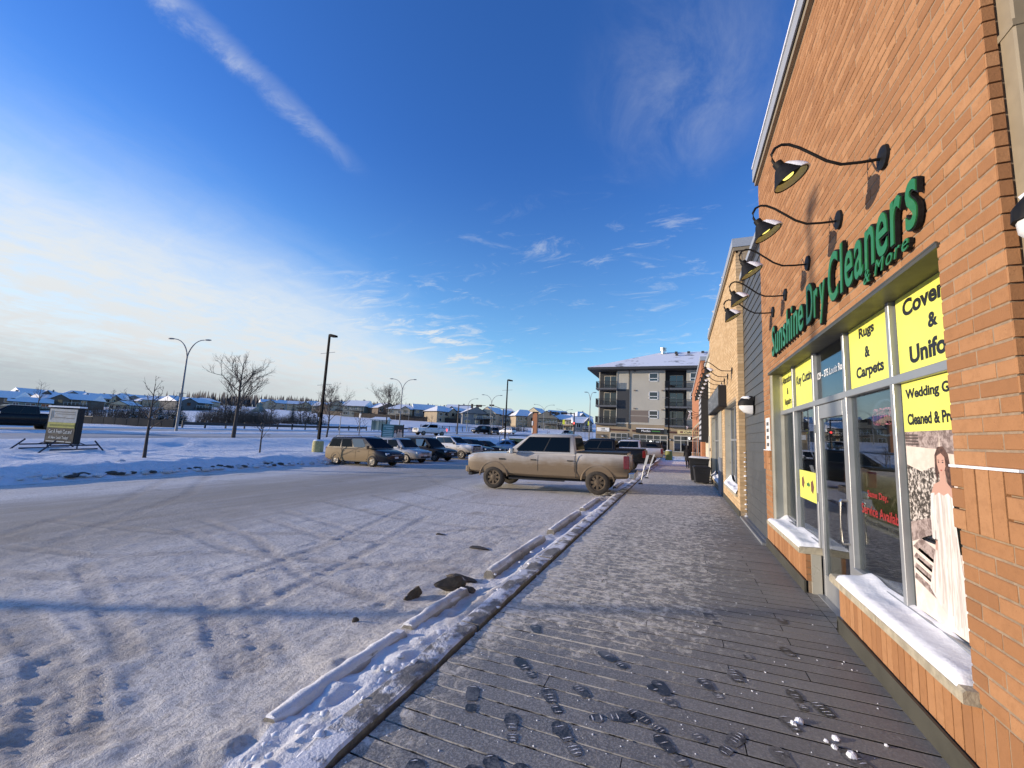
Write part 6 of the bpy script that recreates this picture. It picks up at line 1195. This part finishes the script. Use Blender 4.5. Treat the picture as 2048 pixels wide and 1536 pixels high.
# ------------------------------------------------------------------ trees
def bare_tree(label,x,y,h,seed,trunk_r,spread=.45,first=.32,levels=4,cat='tree',group=None,z=None,dens=1.0,up_=.55):
    z=gz(x,y)-.08 if z is None else z; o=thing('bare_tree',label,cat,(x,y,z),group=group); rr=random.Random(seed); T=MB(); C=MB()
    tip=Vector((rr.uniform(-.03,.03)*h,rr.uniform(-.03,.03)*h,h*.93)); pts=[Vector((0,0,-.1)),tip*.33+Vector((rr.uniform(-.02,.02)*h,0,0)),tip*.66,tip]; T.tube(pts,[trunk_r,trunk_r*.72,trunk_r*.42,trunk_r*.12],7); T.build('trunk',BARK,o,60)
    def branch(p,dv,L,r,lv):
        n=3; q=[p]; d_=dv.normalized()
        for i in range(n):
            d_=(d_+Vector((rr.gauss(0,.13),rr.gauss(0,.13),rr.uniform(.0,.16)))).normalized(); q.append(q[-1]+d_*L/n)
        r=max(r,.007); C.tube(q,[r,r*.8,r*.6,r*.42],4 if r>.02 else 3,cap=False)
        if lv>0:
            for i in range(max(2,int((3 if lv>1 else 4)*dens))):
                k=rr.uniform(.25,1.0); j=min(int(k*n),n-1); b=q[j].lerp(q[j+1],k*n-j); s_=Vector((rr.gauss(0,1),rr.gauss(0,1),rr.gauss(.15,.7))).normalized(); branch(b,(d_*.95+s_*.75).normalized(),L*rr.uniform(.45,.68),r*.55,lv-1)
    nb=int(13*dens)
    for i in range(nb):
        k=first+(1-first)*(i+rr.random()*.6)/nb; b=Vector((0,0,0)).lerp(tip,k); a=i*2.4+rr.uniform(-.4,.4); L=h*spread*(1.08-k)*rr.uniform(.75,1.2)+h*.05; branch(b,Vector((math.cos(a),math.sin(a),up_+.6*k)),L,trunk_r*.36*(1.15-k)+.010,levels-1 if k<.8 else levels-2)
    C.build('crown',TWIG,o); return o
g='bare trees along the road and in the park'
bare_tree('small bare tree in the snow right of the message board',-23.7,11.7,3.95,3,.085,.40,.36,4,group=g,dens=.8,up_=.8)
bare_tree('low young bare tree standing alone in the snow between street lamp and minivan',-24.6,18.2,3.1,8,.055,.40,.32,4,group=g,dens=.62,up_=.35)
bare_tree('largest bare tree with a wide crown, right of the nearest street lamp',-35.1,23.4,7.0,12,.17,.50,.34,4,group=g,dens=1.35,up_=.8)
bare_tree('bare tree just right of the near black light pole',-36.0,34.2,6.0,17,.10,.44,.32,4,group=g,dens=1.35,up_=.8)
bare_tree('wide bare tree behind the minivan, left of the family photo board',-40.3,48.9,7.6,23,.13,.50,.40,4,group=g,dens=1.5,up_=.75)
bare_tree('small multi stemmed bare tree behind the minivan roof',-40.5,44.0,3.8,29,.06,.5,.2,4,group=g,dens=.7)
bare_tree('small bare street tree left of the white turning pickup',-46.0,70.0,4.0,31,.07,.4,.4,3,group=g,dens=.8)
bare_tree('small bare bushy tree above the roof of the muddy pickup',-18.6,60.0,3.0,37,.07,.5,.2,4,group=g,dens=.8)
bare_tree('thin bare tree in front of the far left houses, left of the message board',-150,50,9.5,41,.14,.3,.4,3,group=g)
bare_tree('small leaning bare tree behind the roofs above the message board',-210,90,8.5,43,.15,.25,.4,3,group=g)
for i,(x,y,h_) in enumerate(((-96.4,81.9,7.6),(-94.2,82.9,7.4),(-91.6,83.2,6.9),(-104,78.8,7.2),(-97.5,66,8.6),(-97,62,8.0))): bare_tree(f'{("tall feathery larch, left of three beside the near light pole","middle feathery larch of the three beside the near light pole","right hand feathery larch just behind the near light pole","lone feathery larch right of the largest bare tree","taller larch rising from the dark brush behind the largest bare tree","dark larch on the left of the brush behind the largest bare tree")[i]}',x,y,h_,50+i,.12,.17,.12,3,cat='tree',group='larches in the park',dens=2.2,up_=.1)
def spruce(label,x,y,h,seed,w=.32,snow=.25,group='spruces in the park'):
    o=thing('spruce_tree',label,'tree',(x,y,gz(x,y)-.1),group=group); rr=random.Random(seed); m=MB(); m.tube([(0,0,0),(0,0,h)],[h*.022,.01],6); m.build('trunk',BARK,o); F=MB(); Sn=MB(); n=int(h*5)
    for i in range(n):
        k=(i+.5)/n; z=h*(.06+.94*k); rad=h*w*(1-k)**.9*rr.uniform(.8,1.12)+.06; nb=9
        for j in range(nb):
            a=2*math.pi*j/nb+i*1.1+rr.uniform(-.2,.2); c,s_=math.cos(a),math.sin(a); L=rad*rr.uniform(.72,1.15)
            for q in range(4):
                f0=.15+.22*q; p0=Vector((c*L*f0,s_*L*f0,z-.30*L*f0)); wd=L*.24*(1.1-f0)+.03
                for sg in(-1,1):
                    tp=p0+Vector((c*L*.30-s_*sg*wd,s_*L*.30+c*sg*wd,-.10*L-rr.uniform(0,.05))); T=(Sn if rr.random()<snow*(1-.4*k) else F); T.add([p0+Vector((0,0,.03)),p0+Vector((c*L*.33,s_*L*.33,-.06*L)),tp],[(0,1,2)])
    F.build('needles',NEEDLE,o,fix=False); Sn.build('snowy_needles',NEEDS,o,fix=False)
spruce('small dark spruce, leftmost, behind the barrier right of the message board',-78.5,36.4,3.1,1,.34)
spruce('broad snowy spruce, middle of the three behind the barrier',-74.5,37.8,3.8,2,.46,.4)
spruce('tall dark spruce just left of the nearest street lamp',-74.0,40.0,5.0,3,.30)
spruce('dark spruce in the brush right of the park pavilion',-101,83.2,5.6,5,.26,.1)
def thicket(label,x,y,rx,ry,h,n,seed,rot=0):
    o=thing('brush_thicket',label,'bushes',(x,y,gz(x,y)-.15),rot,group='dark brush thickets in the park'); rr=random.Random(seed); m=MB()
    for i in range(n):
        a=rr.uniform(0,6.28); q=math.sqrt(rr.random()); px,py=rx*q*math.cos(a),ry*q*math.sin(a); hh=h*(1-.45*q*q)*rr.uniform(.55,1.15); tip=Vector((px+rr.gauss(0,.35),py+rr.gauss(0,.35),hh)); b=Vector((px,py,0)); w_=rr.uniform(.015,.035)
        m.add([b+Vector((-w_,0,0)),b+Vector((w_,0,0)),tip],[(0,1,2)])
        for k in range(4): c_=b.lerp(tip,rr.uniform(.3,.9)); t2=c_+Vector((rr.gauss(0,.35),rr.gauss(0,.35),rr.uniform(.1,.6))); m.add([c_,c_+Vector((w_*.9,w_*.9,.02)),t2],[(0,1,2)])
    tag(m.build('twigs',BUSH,o,fix=False),kind='stuff')
thicket('large dark brush thicket behind the largest bare tree',-94.5,62.5,7.5,4.5,5.0,1500,1,.6); thicket('dark brush right of the largest bare tree, left of the pavilion',-97.5,71,4.5,3.5,3.8,700,2,.6); thicket('low wide brush right of the pavilion, under the larches',-94.5,80,7.5,3.0,2.9,900,3,.6)
thicket('brown brush behind the spruces left of the nearest street lamp',-90,44.5,6.5,3.0,4.2,900,4,.5); thicket('dark brush behind the right edge of the message board',-128,54,9,5,4.2,1100,5,.5); thicket('low brush in the front yards behind the grey car at the crossing',-52.5,124,7,3,2.4,600,6,.2)
wd=MB(); rr=random.Random(77)
for i in range(900):
    k=rr.random(); x=-290+150*k+rr.gauss(0,5); y=165+95*k+rr.gauss(0,5); z=11; h_=rr.uniform(5,9.5); w_=rr.uniform(.5,1.2); wd.add([(x-w_*.3,y,z),(x+w_*.3,y,z),(x+w_,y,z+h_*.5),(x,y,z+h_),(x-w_,y,z+h_*.55)],[(0,1,2,3,4)])
tag(wd.build('far_wood',M('far bare wood',(.10,.095,.095),.95),fix=False),'distant grey brown wood along the skyline behind the left hand houses','wood',kind='stuff')
# ------------------------------------------------------------------ houses on the rise beyond the park
HC={'tan':(.34,.27,.18),'grey':(.19,.19,.19),'brown':(.125,.095,.072),'cream':(.52,.44,.29),'beige':(.40,.34,.25),'dark grey':(.085,.088,.092),'white':(.55,.54,.50),'green grey':(.19,.20,.17)}
def house(code,x,y,z,w,h,col,roof,clue,rot,front=False):
    o=thing('house',f'{col} {roof} roofed house, {clue}','house',(x,y,z-.3),rot,group='houses on the rise beyond the park'); wm=M('house wall '+col,HC[col],.85,var=.10,vscale=.6); w*=1.06; h=h*1.08+.3; dp=w*.85; e=h*.60; a=w/2; b=dp/2; ov=.45
    m=MB(); m.box(-a,-b,-4,a,b,e); wl=m.build('wall',wm,o)
    m=MB(); 
    def roofm(p,f): m.add(p,f)
    if roof=='hip': rl=max(.6,a-b*.75); base=[(-a-ov,-b-ov,e),(a+ov,-b-ov,e),(a+ov,b+ov,e),(-a-ov,b+ov,e)]; roofm(base+[(-rl,0,h),(rl,0,h)],[(0,1,5,4),(1,2,5),(2,3,4,5),(3,0,4),(3,2,1,0)])
    elif roof=='gable': roofm([(-a-ov,-b-ov,e-.1),(a+ov,-b-ov,e-.1),(a+ov,b+ov,e-.1),(-a-ov,b+ov,e-.1),(-a-ov,0,h),(a+ov,0,h)],[(0,1,5,4),(2,3,4,5),(0,4,3),(1,2,5),(3,2,1,0)])
    else: roofm([(-a-ov,-b-ov,e-.1),(a+ov,-b-ov,e-.1),(a+ov,b+ov,e-.1),(-a-ov,b+ov,e-.1),(0,-b-ov,h),(0,b+ov,h)],[(0,4,5,3),(1,2,5,4),(0,1,4),(2,3,5),(3,2,1,0)])
    rf=m.build('roof',SNOWR,o)
    r2=random.Random(code+'d')
    if roof!='front gable' and r2.random()<.8:      # a gabled projection on the side that faces the park
        gx=r2.choice([-1,1])*a*r2.uniform(.35,.6); gw=a*r2.uniform(.36,.5); gt=e+(h-e)*r2.uniform(.55,.85); y0=-b-ov-.35
        m=MB(); m.add([(gx-gw-.3,y0,e-.12),(gx+gw+.3,y0,e-.12),(gx,y0,gt),(gx-gw-.3,0,e-.12),(gx+gw+.3,0,e-.12),(gx,.4,gt)],[(0,2,5,3),(2,1,4,5)]); m.build('gable_roof',SNOWR,o,fix=False)
        m=MB(); m.add([(gx-gw,y0+.15,e-.1),(gx+gw,y0+.15,e-.1),(gx,y0+.15,gt-.25)],[(0,1,2)]); m.box(gx-gw,y0+.15,-3,gx+gw,-b,e-.1); m.build('gable_wall',wm,o)
        m=MB()
        for s in(-1,1): m.add([(gx+s*(gw+.32),y0-.02,e-.34),(gx+s*(gw+.32),y0-.02,e-.10),(gx,y0-.02,gt+.03),(gx,y0-.02,gt-.24)],[(0,1,2,3)])
        m.build('gable_board',M('dark eaves',(.035,.032,.03),.8),o)
        m=MB(); m.box(gx-.6,y0+.08,e-1.5,gx+.6,y0+.145,e-.4); m.build('window',FGLASS,o)
    m=MB(); fas=M('dark eaves',(.035,.032,.03),.8)
    if roof=='front gable':
        for s in(-1,1): m.add([(s*(a+ov+.03),-b-ov-.02,e-.28),(s*(a+ov+.03),-b-ov-.02,e-.06),(0,-b-ov-.02,h+.02),(0,-b-ov-.02,h-.24)],[(0,1,2,3)])
        gm=MB(); gm.add([(-a,-b-.02,e-.1),(a,-b-.02,e-.1),(0,-b-.02,h-.25),(-a,-b-ov-.01,e-.1),(a,-b-ov-.01,e-.1),(0,-b-ov-.01,h-.2)],[(3,4,5),(0,1,2)]); gm.build('gable_wall',wm,o)
    m.box(-a-ov-.03,-b-ov-.03,e-.28,a+ov+.03,-b-ov+.03,e-.09); m.box(-a-ov-.03,-b-ov,e-.28,-a-ov+.02,b+ov,e-.09); m.box(a+ov-.02,-b-ov,e-.28,a+ov+.03,b+ov,e-.09); m.build('eaves',fas,o)
    rr=random.Random(code); nw=3 if w>7 else 2
    for lvl in range(2 if e>2.3 else 1):
        z0=e-1.55-lvl*2.2
        for i in range(nw):
            xx=-a+(i+.5)*w/nw+rr.uniform(-.3,.3); ww=rr.choice([.55,.7,1.0]); m=MB(); m.box(xx-ww-.1,-b-.07,z0-.1,xx+ww+.1,-b-.005,z0+1.15); f_=m.build('window',M('window trim',(.55,.54,.51),.7),o); m=MB(); m.box(xx-ww,-b-.09,z0,xx-.05,-b-.072,z0+1.05); m.box(xx+.05,-b-.09,z0,xx+ww,-b-.072,z0+1.05); tag(m.build('pane',FGLASS,f_),kind='stuff')
    if rr.random()<.6:
        zz_=e-2.1; m=MB(); m.box(-a*.1,-b-2.0,zz_-.2,a*.95,-b-.09,zz_); m.build('deck',fas,o); m=MB(); m.box(-a*.1,-b-2.0,zz_+.85,a*.95,-b-1.93,zz_+.93)
        for q in range(7): xx=-a*.1+a*1.05*q/6; m.box(xx-.03,-b-1.99,zz_,xx+.03,-b-1.94,zz_+.9); m.box(xx-.03,-b-1.99,zz_-3.5,xx+.03,-b-1.94,zz_-.2) if q in(0,6) else None
        m.build('deck_rail',M('window trim'),o)
    if rr.random()<.5: m=MB(); m.box(a*.35,.3,e+(h-e)*.35,a*.35+.5,.8,h+.5); m.build('chimney',M('flue',(.2,.19,.18),.8),rf)
HT=[
('A', -211.0, 62.9, 2.4, 7.5, 5.2, 'brown', 'gable', 'leftmost of all, above the cab of the black pickup'),
('B', -261.0, 82.2, 4.8, 9.0, 4.5, 'grey', 'hip', 'behind the leftmost brown house'),
('C', -316.5, 102.4, 7.3, 11.1, 5.5, 'dark grey', 'gable', 'its big blue shaded roof left of the message board'),
('D', -330.8, 112.8, 8.1, 10.2, 5.1, 'tan', 'front gable', 'small bright gable high on the skyline above the black pickup'),
('E', -206.4, 66.9, 2.4, 8.9, 3.6, 'green grey', 'gable', 'low, above the bed of the black pickup'),
('F', -213.3, 74.9, 3.1, 9.2, 4.4, 'cream', 'gable', 'its sunlit end wall left of the message board'),
('G', -205.5, 78.1, 3.5, 11.0, 4.8, 'brown', 'gable', 'directly above the message board'),
('H', -308.3, 116.7, 7.9, 12.7, 5.5, 'grey', 'hip', 'farther back over the message board'),
('I', -244.0, 99.9, 6.2, 9.5, 4.3, 'cream', 'gable', 'sunlit end just right of the message board'),
('J', -244.8, 105.1, 5.7, 8.4, 5.1, 'brown', 'gable', 'second right of the message board'),
('K', -284.0, 126.6, 8.9, 9.9, 4.4, 'grey', 'hip', 'far back, right of the message board'),
('L', -207.7, 93.5, 3.6, 6.9, 3.6, 'cream', 'front gable', 'small and low, above the leftmost spruce'),
('M', -288.4, 135.7, 9.1, 8.7, 4.3, 'grey', 'gable', 'far back above the leftmost spruce'),
('N', -230.1, 111.1, 6.2, 8.4, 3.7, 'cream', 'hip', 'pale sunlit walls above the brown brush'),
('O', -224.1, 113.6, 6.6, 9.3, 4.4, 'tan', 'gable', 'behind the top of the small bare tree'),
('P', -282.0, 149.1, 10.4, 10.2, 4.2, 'grey', 'hip', 'far back left of the nearest street lamp'),
('Q', -179.3, 99.6, 5.5, 11.8, 4.1, 'dark grey', 'gable', 'wide blue roof behind the nearest street lamp'),
('R', -226.7, 134.1, 8.2, 10.3, 4.1, 'beige', 'hip', 'just right of the nearest street lamp'),
('S', -212.5, 161.5, 10.4, 11.3, 3.7, 'beige', 'gable', 'low, right of the park pavilion'),
('T', -214.4, 171.5, 11.2, 10.6, 3.5, 'white', 'gable', 'low, between pavilion and larches'),
('U', -193.4, 164.1, 9.9, 11.0, 3.9, 'tan', 'gable', 'behind the three larches'),
('V', -195.6, 174.0, 10.6, 10.4, 4.3, 'tan', 'hip', 'just left of the near black light pole'),
('W1', -160.5, 150.7, 8.1, 9.3, 4.4, 'brown', 'gable', 'just right of the near black light pole'),
('W2', -143.9, 141.3, 7.9, 6.8, 4.8, 'beige', 'front gable', 'second right of the near black light pole'),
('W3', -147.7, 150.6, 8.2, 6.2, 4.8, 'tan', 'gable', 'narrow, third right of the near black light pole'),
('W4', -125.6, 134.8, 6.8, 8.9, 5.5, 'green grey', 'gable', 'two storeys with a big blue roof, over the minivan'),
('W5', -130.0, 147.1, 7.5, 5.9, 3.9, 'brown', 'front gable', 'narrow, left of the wide bare tree'),
('W6', -114.5, 137.3, 6.7, 8.8, 5.0, 'brown', 'front gable', 'behind the wide bare tree'),
('W7', -103.6, 136.4, 6.5, 9.7, 4.7, 'beige', 'hip', 'white roof behind the second street lamp'),
('W8', -96.1, 139.5, 6.5, 7.7, 5.1, 'grey', 'gable', 'two storeys, right of the second street lamp'),
('W9', -87.0, 137.9, 5.9, 9.0, 5.1, 'tan', 'hip', 'above the white turning pickup'),
('X1', -84.5, 147.6, 6.3, 8.7, 6.0, 'grey', 'gable', 'behind the left traffic signal'),
('X2', -74.3, 141.0, 5.5, 9.7, 5.4, 'grey', 'front gable', 'two gables under the long signal arm'),
('X3', -67.1, 144.0, 5.5, 7.8, 5.8, 'beige', 'front gable', 'behind the third street lamp'),
('X4', -61.8, 146.3, 5.2, 7.4, 5.8, 'grey', 'hip', 'right of the third street lamp'),
('X5', -54.1, 142.9, 5.0, 8.2, 5.6, 'tan', 'hip', 'broad white roof right of the second black light pole'),
('X6', -61.5, 181.0, 7.5, 7.9, 6.5, 'cream', 'front gable', 'far back behind the orange tower'),
('X7', -44.9, 142.5, 4.4, 7.3, 5.8, 'tan', 'front gable', 'right of the orange tower'),
('X8', -54.3, 189.4, 7.6, 8.6, 6.0, 'brown', 'gable', 'dark roof far behind the right traffic signal arm'),
('X9', -38.5, 145.1, 4.6, 8.4, 5.1, 'tan', 'hip', 'wide white roof left of the red traffic light'),
('Y1', -31.1, 139.6, 3.7, 5.8, 4.8, 'grey', 'gable', 'last one, just left of the apartment block'),
('Y2', -48.7, 213.4, 8.8, 9.0, 6.1, 'grey', 'hip', 'large and far back, left of the apartment block')]
for i,(c,x,y,z,w,h,col,roof,clue) in enumerate(HT):
    bear=math.atan2(-x,y); house(c,x,y,z,w,h,col,roof,clue,bear+((i*37)%11-5)*.13)
